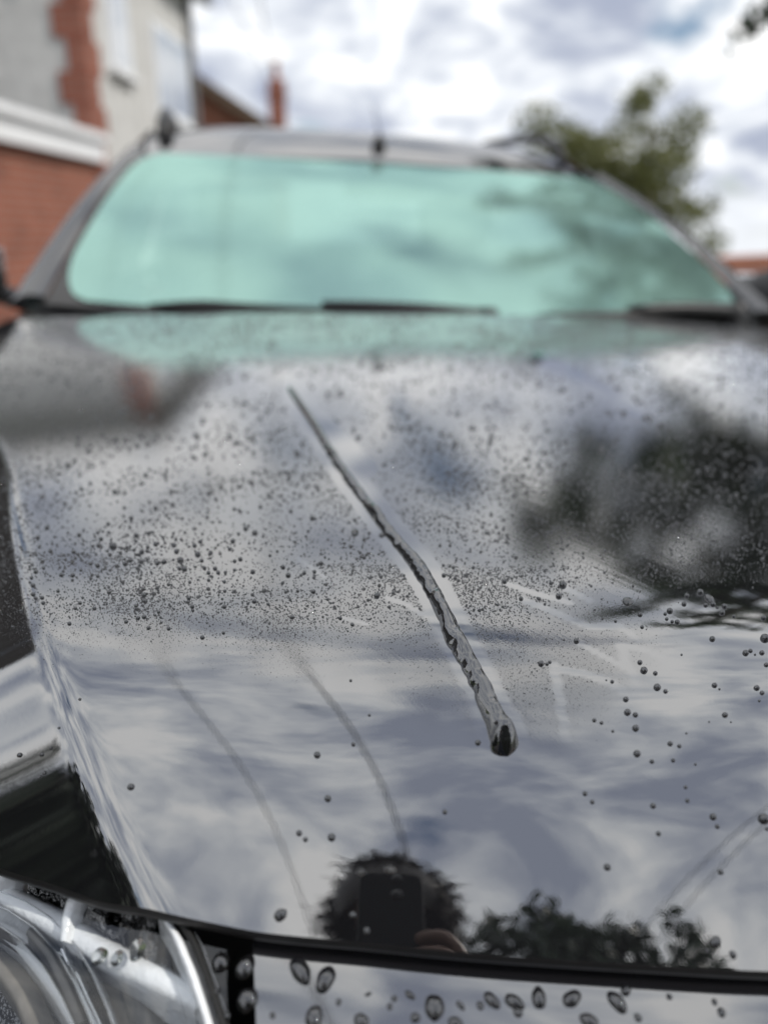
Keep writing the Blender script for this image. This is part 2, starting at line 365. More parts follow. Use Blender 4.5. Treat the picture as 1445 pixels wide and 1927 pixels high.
# ------------------------------------------------------------------ where the film of mist lies (a real pattern on the panel)
RIV = [(543, 728, 11), (566, 762, 14), (592, 800, 16), (622, 850, 17), (655, 900, 19), (692, 948, 20), (726, 993, 21), (762, 1038, 24), (792, 1075, 28),
       (818, 1120, 31), (838, 1165, 32), (860, 1208, 35), (884, 1252, 36), (903, 1290, 38), (918, 1325, 42), (932, 1362, 46), (944, 1388, 55), (951, 1408, 58), (955, 1424, 44)]
STREAKS = [([(980, 1127), (1050, 1155), (1107, 1180), (1165, 1178), (1200, 1205)], 12), ([(949, 1097), (1010, 1118), (1075, 1135)], 10),
           ([(1060, 1105), (1110, 1130)], 10), ([(1085, 1208), (1130, 1232), (1190, 1265)], 11), ([(1042, 1255), (1052, 1310), (1065, 1390)], 20),
           ([(1042, 1258), (1100, 1268), (1150, 1285), (1190, 1315)], 15), ([(1166, 1216), (1185, 1260), (1205, 1310)], 18), ([(1170, 1214), (1220, 1225), (1245, 1240)], 11),
           ([(1010, 672), (1080, 705), (1150, 745), (1200, 775)], 26), ([(727, 1125), (760, 1135), (800, 1160)], 9), ([(645, 1162), (690, 1175)], 7),
           ([(560, 1050), (610, 1085)], 7), ([(905, 1290), (960, 1320), (985, 1370), (975, 1420)], 7), ([(530, 720), (600, 790), (690, 880)], 40)]
def seg_dist(X, Y, pts):
    best = np.full(X.shape, 1e9)
    for (a, b), (c, d) in zip(pts[:-1], pts[1:]):
        dx, dy = c-a, d-b; t = np.clip(((X-a)*dx+(Y-b)*dy)/(dx*dx+dy*dy), 0, 1)
        best = np.minimum(best, np.hypot(X-a-t*dx, Y-b-t*dy))
    return best
def sstep(a, b, x): t = np.clip((x-a)/(b-a), 0, 1); return t*t*(3-2*t)
def mist_mask(P):
    X, Y, z = project(P)
    lim = np.interp(X, [-200, 0, 430, 700, 880, 1000, 1110, 1180, 1260, 1330, 1700], [1230, 1235, 1262, 1290, 1380, 1400, 1400, 1330, 1230, 1160, 1100])
    lim = lim+14*np.sin(X/37.)+9*np.sin(X/13.+2)
    m = 1-sstep(-110, 50, Y-lim)
    m *= 1-.75*sstep(1080, 1260, X)*sstep(1080, 1120, Y)
    rp = [(a+4, b) for a, b, w in RIV]; w = np.interp(Y, [700, 800, 900, 1050, 1150, 1300, 1400], [24, 28, 28, 32, 35, 35, 46])
    keep = sstep(.85, 1.15, seg_dist(X, Y, rp)/w)
    for pts, wd in STREAKS: keep = np.minimum(keep, sstep(.75, 1.2, seg_dist(X, Y, pts)/(wd/2)))
    return m, keep

# ------------------------------------------------------------------ the car
car = empty('car'); car.matrix_world = MC
tag(car, 'black estate car on the sloping drive, bonnet wet with beads of water', 'car')
def paint_grid(name, P, m='paint', parent=car, flip=False): return MB().grid(P, flip).build(name, m, parent)

# bonnet
us = np.unique(np.concatenate([np.linspace(-1, -.70, 170), np.linspace(-.70, .25, 230), np.linspace(.25, 1, 70)]))
ts = np.unique(np.concatenate([np.linspace(0, .16, 130), np.linspace(.16, .42, 110), np.linspace(.42, 1, 75)]))
U, T = np.meshgrid(us, ts)
XB = .60+.18*T**.8; X = U*XB; Y = edge_y(U*.60)*(1-T)+cowl_y(X)*T; Z = H(X, Y)
rows = [np.stack([X, Y, Z], -1)]
nx = len(us); ed = rows[0][0]
lip = [np.stack([ed[:, 0], ed[:, 1]+a, ed[:, 2]+b], -1)[None] for a, b in ((.032, -.0105), (.008, -.010), (.0, -.008), (-.0016, -.0045), (-.0012, -.0015))]
P = np.concatenate(lip[-1:]+rows, 0); nr = P.shape[0]
idx = np.arange(nr*nx).reshape(nr, nx)
Fq = np.stack([idx[:-1, :-1], idx[:-1, 1:], idx[1:, 1:], idx[1:, :-1]], -1).reshape(-1, 4)
me = big_mesh('bonnet', P.reshape(-1, 3), Fq, 'bonnet_paint')
mk, kp = mist_mask(P.reshape(-1, 3)); at = me.attributes.new('mist', 'FLOAT', 'POINT'); at.data.foreach_set('value', (mk*kp).astype(np.float32))
at = me.attributes.new('condensation', 'FLOAT', 'POINT'); at.data.foreach_set('value', (.42*kp*sstep(.55, 1.0, P.reshape(-1, 3)[:, 1])).astype(np.float32))   # milky film of mist towards the windscreen
bonnet = link_mesh('bonnet', me, car)
PF = P.reshape(-1, 3); me.normals_split_custom_set_from_vertices(normal_of(PF[:, 0], PF[:, 1]).tolist())   # exact surface normals
MB().grid(np.concatenate(lip, 0)[:, ::3]).build('front_lip', 'black_plastic', bonnet)

# front wings: carry the bonnet's flank out and down to the sill, with the wheel arch cut out
def arch(y, cy, r=.345, zc=.315, low=.24):
    d = np.abs(y-cy); return np.where(d < r, zc+np.sqrt(np.maximum(r*r-d*d, 0)), low)
def side_x(z, y):
    s = np.clip((z-.24)/.7, 0, 1); return (.862+.045*np.sin(math.pi*np.clip(s*1.05, 0, 1))**.8)*(1-.09*np.clip((.55-y)/.6, 0, 1)**2-.10*np.clip((y-3.7)/.6, 0, 1)**2)
AXF, AXR = .80, 3.38
for s in (-1, 1):
    ty = np.linspace(0, 1, 70); P = []
    for t in ty:
        x0 = .60+.18*t**.8+.004; y0 = edge_y(.604)*(1-t)+cowl_y(x0)*t
        row = []
        yy = float(y0); xs = side_x(.78, yy+.25*(1-t))-.02
        for q in np.linspace(0, 1, 12):
            x = x0+(xs-x0)*q; yq = float(edge_y(x))*(1-t)+float(cowl_y(x0))*t; row.append((s*x, yq, float(H(x, yq))-.012*q*q))
        zt = row[-1][2]; yy = row[-1][1]; zb = float(arch(np.array(yy), AXF)); zb = max(zb, .30)
        for q in np.linspace(.04, 1, 16):
            z = zt+(min(zb, zt-.02)-zt)*q; row.append((s*(xs+(side_x(z, yy)-xs)*min(1, q*4)), yy, z))
        P.append(row)
    paint_grid('front_wing', P, flip=(s < 0))
# windscreen, cowl
def gl_base(x): return 1.245+.235*x*x
def gl_point(u, v):                     # u -1..1 across, v 0..1 up
    hw = .748*(1-v)+.610*v; x = u*hw
    y = (gl_base(x)*(1-v)+(1.935+.11*x*x)*v); z = (.972+.03*x*x)*(1-v)+(1.300-.012*x*x)*v + .035*math.sin(math.pi*v)*(1-.3*u*u)
    return x, y, z
def gl_ext(v):
    a = max(0, (.24-v)/.24); b = max(0, (v-.80)/.20); return .988-.085*(1-math.sqrt(max(0, 1-a*a)))-.075*(1-math.sqrt(max(0, 1-b*b)))
gw = [[gl_point(u*gl_ext(v), v) for u in np.linspace(-1, 1, 41)] for v in np.concatenate([np.linspace(0, .24, 14)**1.0, np.linspace(.25, .8, 12), np.linspace(.81, 1, 12)])]
wsc = paint_grid('windscreen', gw, 'windscreen_glass')
mb = MB()
for us_, vs_ in (((-1, 1), (-.02, .05)), ((-1, 1), (.965, 1)), ((-1, -.85), (0, 1)), ((.85, 1), (0, 1))):
    g = np.array([[gl_point(u, v) for u in np.linspace(us_[0], us_[1], 21)] for v in np.linspace(vs_[0], vs_[1], 15)]); g[..., 2] -= .004; mb.grid(g)
mb.build('windscreen_border', 'gloss_black', wsc)
cg = []
for q in np.linspace(0, 1, 6):
    cg.append([(x, float(cowl_y(x))-.03+(gl_base(x)+.02-cowl_y(x)+.03)*q, (float(H(x, cowl_y(x)))-.030)*(1-q)+(.972+.03*x*x-.012)*q - .012*math.sin(math.pi*q)) for x in np.linspace(-.77, .77, 31)])
paint_grid('cowl_panel', cg, 'black_plastic')
# wipers lying along the foot of the glass
def wiper(x0, x1, xp):
    w = empty('wiper'); w.parent = car
    def p(x, v, lift): q = gl_point(x/.70, v); return (q[0], q[1]-lift*.4, q[2]+lift)
    xs = np.linspace(x0, x1, 14)
    MB().tube([p(x, -.012, .006) for x in xs], [.004]+[.011]*12+[.004], 8).build('blade', 'rubber', w)
    MB().tube([p(x, -.008, .014) for x in xs[1:-1]], [.002]+[.007]*10+[.002], 8).build('blade_frame', 'black_plastic', w)
    a = np.linspace(xp, (x0+x1)/2, 8)
    MB().tube([p(x, -.03+.03*i/7, .02+.006*math.sin(i*.45)) for i, x in enumerate(a)], list(np.linspace(.017, .009, 8)), 8).build('arm', 'black_plastic', w)
    MB().lathe([(0, .035), (.02, .033), (.024, .015), (.026, -.03)], p(xp, -.03, .005), 14).build('pivot_cap', 'black_plastic', w)
wiper(-.52, .06, .06); wiper(.12, .60, .62)
# roof
ry, rz = [1.935, 1.97, 2.1, 2.3, 2.6, 3.0, 3.4, 3.72], [1.303, 1.322, 1.372, 1.415, 1.440, 1.446, 1.42, 1.372]
def roof_pt(u, y0):
    x = u*.615; y = y0+.11*x*x*(1 if y0 < 2.3 else max(0, 1-(y0-2.3)/.5)); return (x, y, float(pch(y0, ry, rz))-.022*abs(u)**3.0*(.35 if y0 < 1.95 else 1) - .010*u*u)
rp_ = [[roof_pt(u, y) for u in np.linspace(-1, 1, 33)] for y in np.concatenate([[1.937, 1.945, 1.955], np.linspace(1.97, 3.72, 40)])]
roof = paint_grid('roof', rp_)
for s in (-1, 1):
    pts = [(s*.565, y, roof_pt(.92, y)[2]+h) for y, h in ((2.10, .0), (2.16, .030), (2.3, .042), (2.8, .045), (3.3, .042), (3.5, .03), (3.58, 0))]
    MB().tube(pts, .015, 10).build('roof_rail', 'black_plastic', car)
an = empty('antenna'); an.parent = car
b0 = np.array(roof_pt(0, 2.02))
mb = MB().lathe([(.020, -.006), (.019, .009), (.012, .024), (.006, .034), (.0, .036)], b0, 18); mb.build('antenna_base', 'rubber', an)
MB().tube([b0+np.array((0, .028*i, .036+.022*i)) for i in range(5)], list(np.linspace(.0022, .0008, 5)), 8).build('antenna_rod', 'rubber', an)
# pillars, side glass, doors, quarter panels, tail
BELT = .955
for s in (-1, 1):
    P = []
    for v in np.linspace(0, 1, 16):
        x, y, z = gl_point(1, v); ox, oy, oz = (.81*(1-v)+.645*v, 1.33*(1-v)+2.02*v, .955*(1-v)+1.290*v+.02*math.sin(math.pi*v))
        P.append([(s*(x+.003+(ox-x)*q), y+(oy-y)*q, z+(oz-z)*q+.022*math.sin(math.pi*q*.8)) for q in np.linspace(0, 1, 8)])
    paint_grid('windscreen_pillar', P, 'pillar_paint', flip=(s > 0))
    def gh(y, v):                        # greenhouse side
        top = float(np.interp(y, [1.33, 2.02, 2.6, 3.2, 3.75], [BELT+.004, 1.292, 1.36, 1.355, 1.30])); z = BELT+(top-BELT)*v
        return (s*(.795-.165*(z-BELT)/.40), y, z)
    for nm, a, b in (('front_door', 1.34, 2.22), ('rear_door', 2.26, 3.08)):
        dr = empty(nm); dr.parent = car
        P = [[(s*(side_x(z, y) if z < .9 else side_x(.9, y)-(z-.9)*1.4), y, z) for z in np.concatenate([np.linspace(.26, .9, 12), np.linspace(.915, BELT, 4)])] for y in np.linspace(a, b, 16)]
        if nm == 'rear_door':
            P = [[(x, y, max(z, float(arch(np.array(y), AXR))) if z < .7 else z) for (x, y, z) in row] for row in P]
        MB().grid(P, s < 0).build('door_panel', 'paint', dr)
        P = [[gh(y, v) for v in np.linspace(0, .95, 8)] for y in np.linspace(a+.01, b-.03, 14)]
        MB().grid(P, s < 0).build('door_glass', 'window_glass', dr)
        P = [[gh(y, v) for v in np.linspace(0, .95, 6)] for y in (b-.028, b+.028)]
        MB().grid(P, s < 0).build('door_pillar', 'gloss_black', dr)
        hx = side_x(.80, b-.16)
        MB().box((s*(hx+.018), b-.16, .80), (.018, .2, .03)).build('door_handle', 'paint', dr, bevel=.006)
    P = [[gh(y, v) for v in np.linspace(0, .95, 8)] for y in np.linspace(3.11, 3.66, 8)]
    MB().grid(P, s < 0).build('quarter_glass', 'window_glass', car)
    P = [[(lambda a, b: (a[0]+(b[0]-a[0])*q, a[1]+(b[1]-a[1])*q, a[2]+(b[2]-a[2])*q+.012*math.sin(math.pi*q)))(gh(y, .95), (s*.612, y, roof_pt(1, y)[2])) for q in np.linspace(0, 1, 6)] for y in np.linspace(2.0, 3.72, 24)]
    paint_grid('roof_side', P, flip=(s < 0))
    P = []
    for y in np.linspace(3.12, 4.22, 34):
        zb = max(float(arch(np.array(y), AXR)), .30)
        P.append([(s*(side_x(z, y) if z < .9 else side_x(.9, y)-(z-.9)*1.4), y, z) for z in np.concatenate([np.linspace(min(zb, .85), .9, 12), np.linspace(.915, BELT, 4)])])
    paint_grid('rear_quarter', P, flip=(s < 0))
    P = [[gh(y, 0)]*1+[(s*(side_x(.9, y)-.055*1.4), y, BELT-.001)] for y in np.linspace(1.30, 4.1, 30)]
    paint_grid('shoulder', P, flip=(s < 0))
    MB().box((s*.86, 2.05, .225), (.06, 2.0, .09)).build('sill', 'black_plastic', car, bevel=.02)
    # door mirror
    mr = empty('door_mirror'); mr.parent = car
    P = []
    for a in np.linspace(0, math.pi, 9):
        ring = [((s*(.975+.105*math.cos(b)*math.sin(a)**.5)), 1.60-.085*math.cos(a), 1.005+.075*math.sin(b)*math.sin(a)**.5) for b in np.linspace(0, 2*math.pi, 17)]
        P.append(ring)
    MB().grid(P, s > 0).build('mirror_housing', 'black_plastic', mr)
    MB().box((s*.975, 1.688, 1.005), (.17, .006, .12)).build('mirror_glass', 'chrome', mr, bevel=.02)
    MB().tube([(s*.80, 1.62, .95), (s*.86, 1.61, .965), (s*.90, 1.60, .985)], .022, 8).build('mirror_arm', 'gloss_black', mr)
# tail
tg = [[(x, y, z) for x in np.linspace(-.62-.16*q, .62+.16*q, 17)] for q, (y, z) in zip(np.linspace(0, 1, 10), [(3.72+.42*a, 1.372-.42*a**1.2) for a in np.linspace(0, 1, 10)])]
paint_grid('rear_glass', tg, 'window_glass')
paint_grid('tailgate', [[(x, 4.14+.08*math.sin(q*2.5)-.05*x*x, .952-.38*q) for x in np.linspace(-.78, .78, 17)] for q in np.linspace(0, 1, 10)])
paint_grid('rear_bumper', [[(x, 4.20+.09*math.sin(q*3)-.10*x*x, .57-.32*q) for x in np.linspace(-.86, .86, 21)] for q in np.linspace(0, 1, 10)])
for s in (-1, 1): MB().box((s*.70, 4.185, .78), (.26, .06, .16)).build('tail_light', 'tail_red', car, bevel=.02)
# wheels
for s in (-1, 1):
    for ay in (AXF, AXR):
        w = empty('wheel'); w.parent = car
        ty_ = MB().lathe([(.20, -.10), (.27, -.108), (.308, -.095), (.318, -.06), (.318, .06), (.308, .095), (.27, .108), (.20, .10)], (s*.775, ay, .318), 40, axis=0); ty_.build('tyre', 'rubber', w)
        rm = MB().lathe([(.205, -.09), (.19, -.02), (.19, .07), (.21, .10)], (s*.775, ay, .318), 32, axis=0)
        for k in range(5):
            a = k*2*math.pi/5
            rm.tube([(s*(.775+.075), ay+.03*math.cos(a), .318+.03*math.sin(a)), (s*(.775+.085), ay+.2*math.cos(a), .318+.2*math.sin(a))], [.03, .024], 8)
        rm.lathe([(0, s*.09), (.05, s*.09), (.055, s*.06)], (s*.775, ay, .318), 20, axis=0); rm.build('rim', 'steel', w)
MB().box((0, 2.1, .30), (1.5, 3.7, .10)).build('underbody', 'black_plastic', car)
# cabin
MB().grid([[(x, 1.30+.45*q, .93+.03*math.sin(q*3)-.08*q**4) for x in np.linspace(-.72, .72, 15)] for q in np.linspace(0, 1, 10)]).build('dashboard', 'black_plastic', car)
for s in (-1, 1):
    st = empty('front_seat'); st.parent = car
    MB().box((s*.37, 2.1, .52), (.5, .5, .16)).build('seat_base', 'seat_fabric', st, bevel=.05)
    ax = np.array([[1, 0, 0], [0, .95, -.30], [0, .30, .95]])
    MB().box((s*.37, 2.42, .82), (.48, .12, .58), ax=ax).build('backrest', 'seat_fabric', st, bevel=.05)
    MB().box((s*.37, 2.52, 1.18), (.25, .09, .17), ax=ax).build('headrest', 'seat_fabric', st, bevel=.035)
swr = [(-.37+.185*math.cos(a), 1.80+.06*math.sin(a), .90+.17*math.sin(a)) for a in np.linspace(0, 2*math.pi, 33)]
MB().tube(swr, .014, 8, cap=False).box((-.37, 1.79, .90), (.34, .03, .05)).build('steering_wheel', 'black_plastic', car)
MB().box((.0, 1.90, 1.245), (.22, .03, .065)).build('interior_mirror', 'black_plastic', car, bevel=.015)
MB().box((0, 2.6, .38), (1.45, 2.3, .02)).build('cabin_floor', 'seat_fabric', car)

# front end: gloss panel under the bonnet edge, bumper, grille, headlights
def panel(x, y):
    eb = np.asarray(y)-edge_y(x); f = np.minimum(eb, 0)
    return edge_z(x)-.0145+.30*eb+.02*f-2.2*f*f
xs_ = np.linspace(-.425, .425, 120)
P = [[(x, float(edge_y(x))+e, float(panel(x, edge_y(x)+e))) for x in xs_] for e in np.linspace(.05, -.085, 40)]
gp = paint_grid('grille_panel', P, 'grille_gloss', flip=True)
def bump_prof(x):
    ax = abs(x); y0 = float(edge_y(min(ax, .62)))-.085 if ax < .62 else float(edge_y(ax))-.085
    z0 = float(panel(x, y0)) if ax < .43 else float(panel(.43, edge_y(.43)-.085))-.05*(ax-.43)
    return y0, z0
P = []
for x in np.linspace(-.90, .90, 61):
    y0, z0 = bump_prof(x); ax = abs(x)
    sidey = np.interp(ax, [0, .6, .8, .9], [0, .0, .06, .16])
    P.append([(x, y0+dy+sidey*k, z0+(zb-.74)*kk) for dy, zb, k, kk in ((.004, .738, 0, 1), (-.02, .715, 0, 1), (-.045, .66, .2, 1), (-.06, .58, .4, 1), (-.065, .48, .4, 1), (-.055, .40, .4, 1), (-.02, .32, .4, 1), (.06, .25, .4, 1))])
paint_grid('front_bumper', P, flip=True)
gr = empty('grille'); gr.parent = car
MB().box((0, -.155, .55), (.80, .012, .20)).build('grille_backing', 'black_plastic', gr, bevel=.004)
for k in range(6): MB().box((0, -.166, .475+.03*k), (.76, .012, .009)).build('slat', 'chrome', gr, bevel=.002)

def lens_s(x, y):
    eb = np.asarray(y)-edge_y(x); f = np.minimum(eb, 0)
    return edge_z(x)-.014+.42*eb-2.6*f*f
def px_lens(px, py, depth): return hit(px, py, lambda x, y: lens_s(x, y)-depth)
def ribbon(pl, depth, thick, half):
    """a moulded bar following pixel-measured points on a surface 'depth' inside the lens, rounded section"""
    pts = [px_lens(a, b, depth) for a, b in pl]
    return pts
def headlight(s):
    h = empty('headlight'); h.parent = car
    def tr(P): P = np.array(P, float); P[..., 0] *= -s; return P
    fl = s < 0
    # s=-1 keeps the measured side, s=+1 mirrors it
    xg = np.linspace(-.437, -.84, 50); eg = np.linspace(-.002, -.125, 24)
    G = np.array([[(x, float(edge_y(x))+e*(1-.25*q), float(lens_s(x, edge_y(x)+e*(1-.25*q)))) for e in eg] for x, q in zip(xg, np.linspace(0, 1, 50))])
    MB().grid(tr(G), fl).build('lens', 'lamp_lens', h)
    B = G.copy(); B[..., 2] -= .055; B[:, :, 1] += .012
    MB().grid(tr(B), fl).build('lamp_bowl', 'dark_chrome', h)
    def strip(name, m, quads, depth, thick=.006):
        # quads: list of (left pixel, right pixel) pairs along the bar
        top = []
        for (a, b, c, d) in quads:
            p, q = px_lens(a, b, depth), px_lens(c, d, depth); mid = (p+q)/2
            nn = normal_of(mid[0], mid[1], lens_s)
            row = [p+(q-p)*t+nn*thick*(1-(2*t-1)**4) for t in np.linspace(0, 1, 7)]
            top.append(row)
        top = np.array(top); bot = top.copy(); bot[:, 0] -= (0, 0, .012); bot[:, -1] -= (0, 0, .012)
        full = np.concatenate([bot[:, :1], top, bot[:, -1:]], 1)
        return MB().grid(tr(full), fl).build(name, m, h)
    strip('light_guide', 'lamp_white', [(-60, 1625, -60, 1700), (0, 1652, 0, 1712), (80, 1690, 60, 1748), (165, 1735, 140, 1800), (250, 1785, 230, 1850), (320, 1822, 300, 1885), (395, 1870, 370, 1920)], .020, .010)
    # crumpled mirror of the reflector between the bonnet edge and the light guide
    g = np.random.default_rng(31); A_ = [(60, 1630, 55, 1690), (110, 1648, 105, 1712), (160, 1668, 160, 1742), (210, 1692, 215, 1772), (260, 1712, 262, 1800), (305, 1728, 310, 1828)]
    TT = np.linspace(0, len(A_)-1, 24); Q = []
    for tt in TT:
        c4 = [np.interp(tt, range(len(A_)), [a[i] for a in A_]) for i in range(4)]; p, q = px_lens(c4[0], c4[1], .016), px_lens(c4[2], c4[3], .016)
        Q.append([p+(q-p)*v+np.array([g.normal()*.0014, g.normal()*.0014, g.normal()*.0042]) for v in np.linspace(0, 1, 6)])
    MB().grid(tr(Q), fl).build('reflector_facets', 'facet_chrome', h, smooth=False)
    strip('inner_strip', 'lamp_white', [(-40, 1705, -40, 1745), (0, 1722, 0, 1765), (60, 1752, 40, 1800), (110, 1800, 80, 1850), (150, 1850, 115, 1900), (190, 1910, 150, 1960), (230, 1990, 190, 2030)], .028, .008)
    strip('projector_ring', 'lamp_grey', [(-40, 1760, -40, 1815), (0, 1782, -5, 1830), (40, 1815, 15, 1862), (75, 1862, 45, 1905), (100, 1915, 60, 1950), (118, 1985, 75, 2010)], .034, .010)
    strip('chrome_loop', 'lamp_white', [(148, 1672, 178, 1680), (130, 1700, 158, 1712), (122, 1735, 146, 1742), (122, 1775, 140, 1778)], .010, .006)
    strip('bezel_rib', 'chrome', [(118, 1795, 136, 1788), (140, 1850, 160, 1843), (165, 1905, 186, 1898), (190, 1960, 212, 1950)], .024, .006)
    strip('bezel_block', 'lamp_dark', [(160, 1800, 280, 1858), (185, 1860, 300, 1905), (215, 1930, 330, 1965)], .030, .004)
    for dx, dy in ((0, 0), (-26, 22), (34, -16)):
        strip('chrome_rib', 'chrome', [(a+dx, b+dy, a+dx+(5 if i < 3 else 8), b+dy+8) for i, (a, b) in enumerate([(-30, 1692), (20, 1712), (70, 1745), (112, 1792), (146, 1850), (176, 1915), (200, 1980)])], .012, .004)
    strip('guide_dark_slot', 'lamp_dark', [(60, 1745, 52, 1762), (100, 1785, 88, 1806), (135, 1850, 118, 1868), (165, 1920, 146, 1934)], .012, .002)
    strip('edge_trim', 'lamp_white', [(298, 1722, 322, 1728), (325, 1770, 352, 1776), (350, 1830, 378, 1836), (372, 1890, 398, 1896), (395, 1960, 420, 1966)], .004, .006)
    strip('rubber_seal', 'rubber', [(326, 1728, 352, 1732), (356, 1776, 380, 1782), (382, 1836, 402, 1842), (402, 1896, 424, 1902), (424, 1966, 448, 1972)], .002, .006)
    strip('seal_bead', 'chrome', [(354, 1734, 360, 1736), (381, 1784, 387, 1786), (404, 1844, 408, 1846), (425, 1904, 429, 1906)], .003, .003)
    bp = px_lens(22, 1650, .016); bp = tr(bp)
    MB().lathe([(0, .012), (.008, .012), (.011, .008), (.0125, -.004), (.009, -.012)], bp, 16).build('adjuster_cap', 'lamp_white', h)
for s in (-1, 1): headlight(s)

# ------------------------------------------------------------------ water on the car
def dome(seg, rings, ang, sq=1.0, wob=0., seed=0):
    """truncated sphere, contact angle ang; base ring closed and a hair below the surface"""
    rg = np.random.default_rng(seed); ph = rg.uniform(0, 6.28, 4); V = []; Fc = []
    Rr = 1/math.sin(ang) if ang < math.pi/2 else 1.0
    cz = -math.cos(ang)*Rr
    for i in range(rings+1):
        a = ang*(1-i/(rings)) if i < rings else 0
        if i == rings: V.append((0, 0, (Rr+cz)*sq)); break
        for j in range(seg):
            b = 2*math.pi*j/seg; w = 1+wob*(math.sin(2*b+ph[0])+.6*math.sin(3*b+ph[1])+.4*math.sin(5*b+ph[2]))
            V.append((Rr*math.sin(a)*math.cos(b)*w, Rr*math.sin(a)*math.sin(b)*w, (Rr*math.cos(a)+cz)*sq-(.06 if i == 0 else 0)))
    for i in range(rings-1):
        for j in range(seg): Fc.append((i*seg+j, i*seg+(j+1) % seg, (i+1)*seg+(j+1) % seg, (i+1)*seg+j))
    t = len(V)-1; o = (rings-1)*seg
    for j in range(seg): Fc.append((o+j, o+(j+1) % seg, t))
    Fc.append(tuple(range(seg))[::-1])
    return V, Fc
def dome_mesh(name, *a, m='water_bead', **k):
    V, Fc = dome(*a, **k); o = mesh_obj(name, V, Fc, m, link=False); me = o.data; bpy.data.objects.remove(o); return me
D_ROUND = [dome_mesh('water_bead', 18, 9, R(102), 1.0, .012, k) for k in range(3)]
D_FLAT = [dome_mesh('water_drop', 22, 8, R(78), .9, .06, k+5) for k in range(4)]
D_CLEAR = [dome_mesh('water_drop', 22, 8, R(50), 1.0, .07, k+15, m='water_clear') for k in range(3)]
ndrop = 0
def put_drop(px, py, dia, S, me, label, group, asp=1., ang=0., name='water_drop'):
    global ndrop
    p = hit(px, py, S)
    if p is None: return None
    z = project(p)[2]; r = dia/2*z/FPX
    n = normal_of(np.array(p[0]), np.array(p[1]), S or H); q = Vector(n).to_track_quat('Z', 'Y')
    o = bpy.data.objects.new(name, me); col.objects.link(o)
    o.matrix_world = MC @ (Matrix.Translation(Vector(p)) @ q.to_matrix().to_4x4() @ Matrix.Rotation(ang, 4, 'Z') @ Matrix.Diagonal((r*asp, r/asp, r, 1)))
    tag(o, label, 'water drop', group); ndrop += 1
    return p[0], p[1], r
taken = []
def beads(lst, org, sc, label, group, S=None, kinds=D_ROUND, k=.92):
    for t in lst:
        x, y, d = t[:3]; asp = t[3] if len(t) > 3 else 1.
        lb, gr_ = label, group
        if group:                                  # size or outline sets one bead apart from its neighbours
            w = ('wide oval' if asp > 1.1 else 'tall narrow' if asp < .9 else 'large round' if d/sc > 20 else 'small round') if kinds is D_FLAT and S is not None else ('large' if d/sc >= 12.5 else 'medium-sized' if d/sc >= 8.2 else 'tiny')
            lb = w+' '+label; gr_ = w+' '+group
        r = put_drop(org[0]+x/sc, org[1]+y/sc, d/sc*k, S, kinds[ndrop % len(kinds)], lb, gr_, asp, .3*ndrop)
        if r: taken.append(r)
Z8 = [(130,118,26),(212,204,24),(420,136,40),(400,192,32),(488,415,30),(312,528,32),(342,530,18),(356,520,18)]
beads(Z8, (900, 1050), 2.651, 'bead of water heading a wiped streak right of the rivulet', 'beads at the heads of the wiped streaks')
TREE = [(805,283,26),(683,316,16),(815,345,20),(953,265,32),(930,280,18),(938,305,18),(965,318,18),(990,320,26),(1038,190,26),(1024,230,26),(1104,172,34),(1132,236,24),(1168,232,28),(1225,242,28),(1213,273,30),(1272,292,16),(1190,248,14),(1420,300,26)]
beads(TREE, (900, 1050), 2.651, 'bead of water sitting on the dark tree reflection in the bonnet', 'beads on the reflection of the tree')
beads([(743,218,64,1.12)], (900, 1050), 2.651, 'broad flattened water drop on the near edge of the tree reflection', None, kinds=D_FLAT)
beads([(1150,205,58,1.2)], (900, 1050), 2.651, 'irregular merged water drop among small beads in the tree reflection', None, kinds=D_FLAT)
LOW = [(1165,405,30),(1427,402,46),(1331,475,32),(1355,464,22),(1378,483,12),(1412,474,26),(1434,534,24),(1012,483,12),(804,522,26),(824,562,38),(881,576,24),(890,646,38),(932,666,24),(666,618,20),(637,610,10),(1176,636,28),(1201,655,12),(1386,649,30),(1413,674,24),(1399,713,14),(734,706,30),(742,771,36),(782,783,28),(783,850,36),(577,810,22),(613,823,20),(669,865,16),(1228,784,30),(1149,818,10),(1258,819,10),(955,927,28),(1001,939,22),(1036,875,12),(790,977,38),(864,1016,24),(970,1010,22),(1081,1030,14),(531,1176,26),(567,1218,24),(1032,1144,20),(1041,1211,22),(870,1237,30),(1169,1292,36),(1190,1340,24),(1420,1302,56),(1437,1352,20),(897,1376,26),(340,652,10)]
beads(LOW, (900, 1050), 2.651, 'lone bead of water on clear paint right of the rivulet tip', 'scattered beads on the clear front of the bonnet')
beads([(1153,1150,34)], (500, 1000), 2.89, 'single bead of water close beside the bulbous tip of the rivulet', None)
NEAR = [(247,1481,14),(617,1503,14),(624,1576,16),(563,1568,12),(575,1580,10),(597,1421,14),(1142,1632,14),(1355,1641,11),(660,1281,6),(695,1346,6),(665,1401,9),(837,1528,10),(151,1316,6),(112,1370,5)]
beads(NEAR, (0, 0), 1., 'lone bead of water on the bonnet nose left of the rivulet tip', 'scattered beads on the nose of the bonnet')
EDGE = [(528,1722,26,.85),(1346,1773,22,.9),(1378,1797,16),(1330,1790,10),(1285,1782,8),(690,1752,14),(664,1722,14)]
beads(EDGE, (0, 0), 1., 'water bead clinging along the front lip of the bonnet', 'beads along the lip of the bonnet', kinds=D_FLAT)
MIDL = [(535,142,24),(95,196,26),(123,240,30),(604,351,34),(693,334,18),(627,247,22),(406,473,22),(471,508,20),(965,185,18),(1020,196,22),(968,240,26),(1048,267,18)]
beads(MIDL, (500, 1000), 2.89, 'bead of water on the misted bonnet close beside the rivulet', 'beads close to the rivulet')
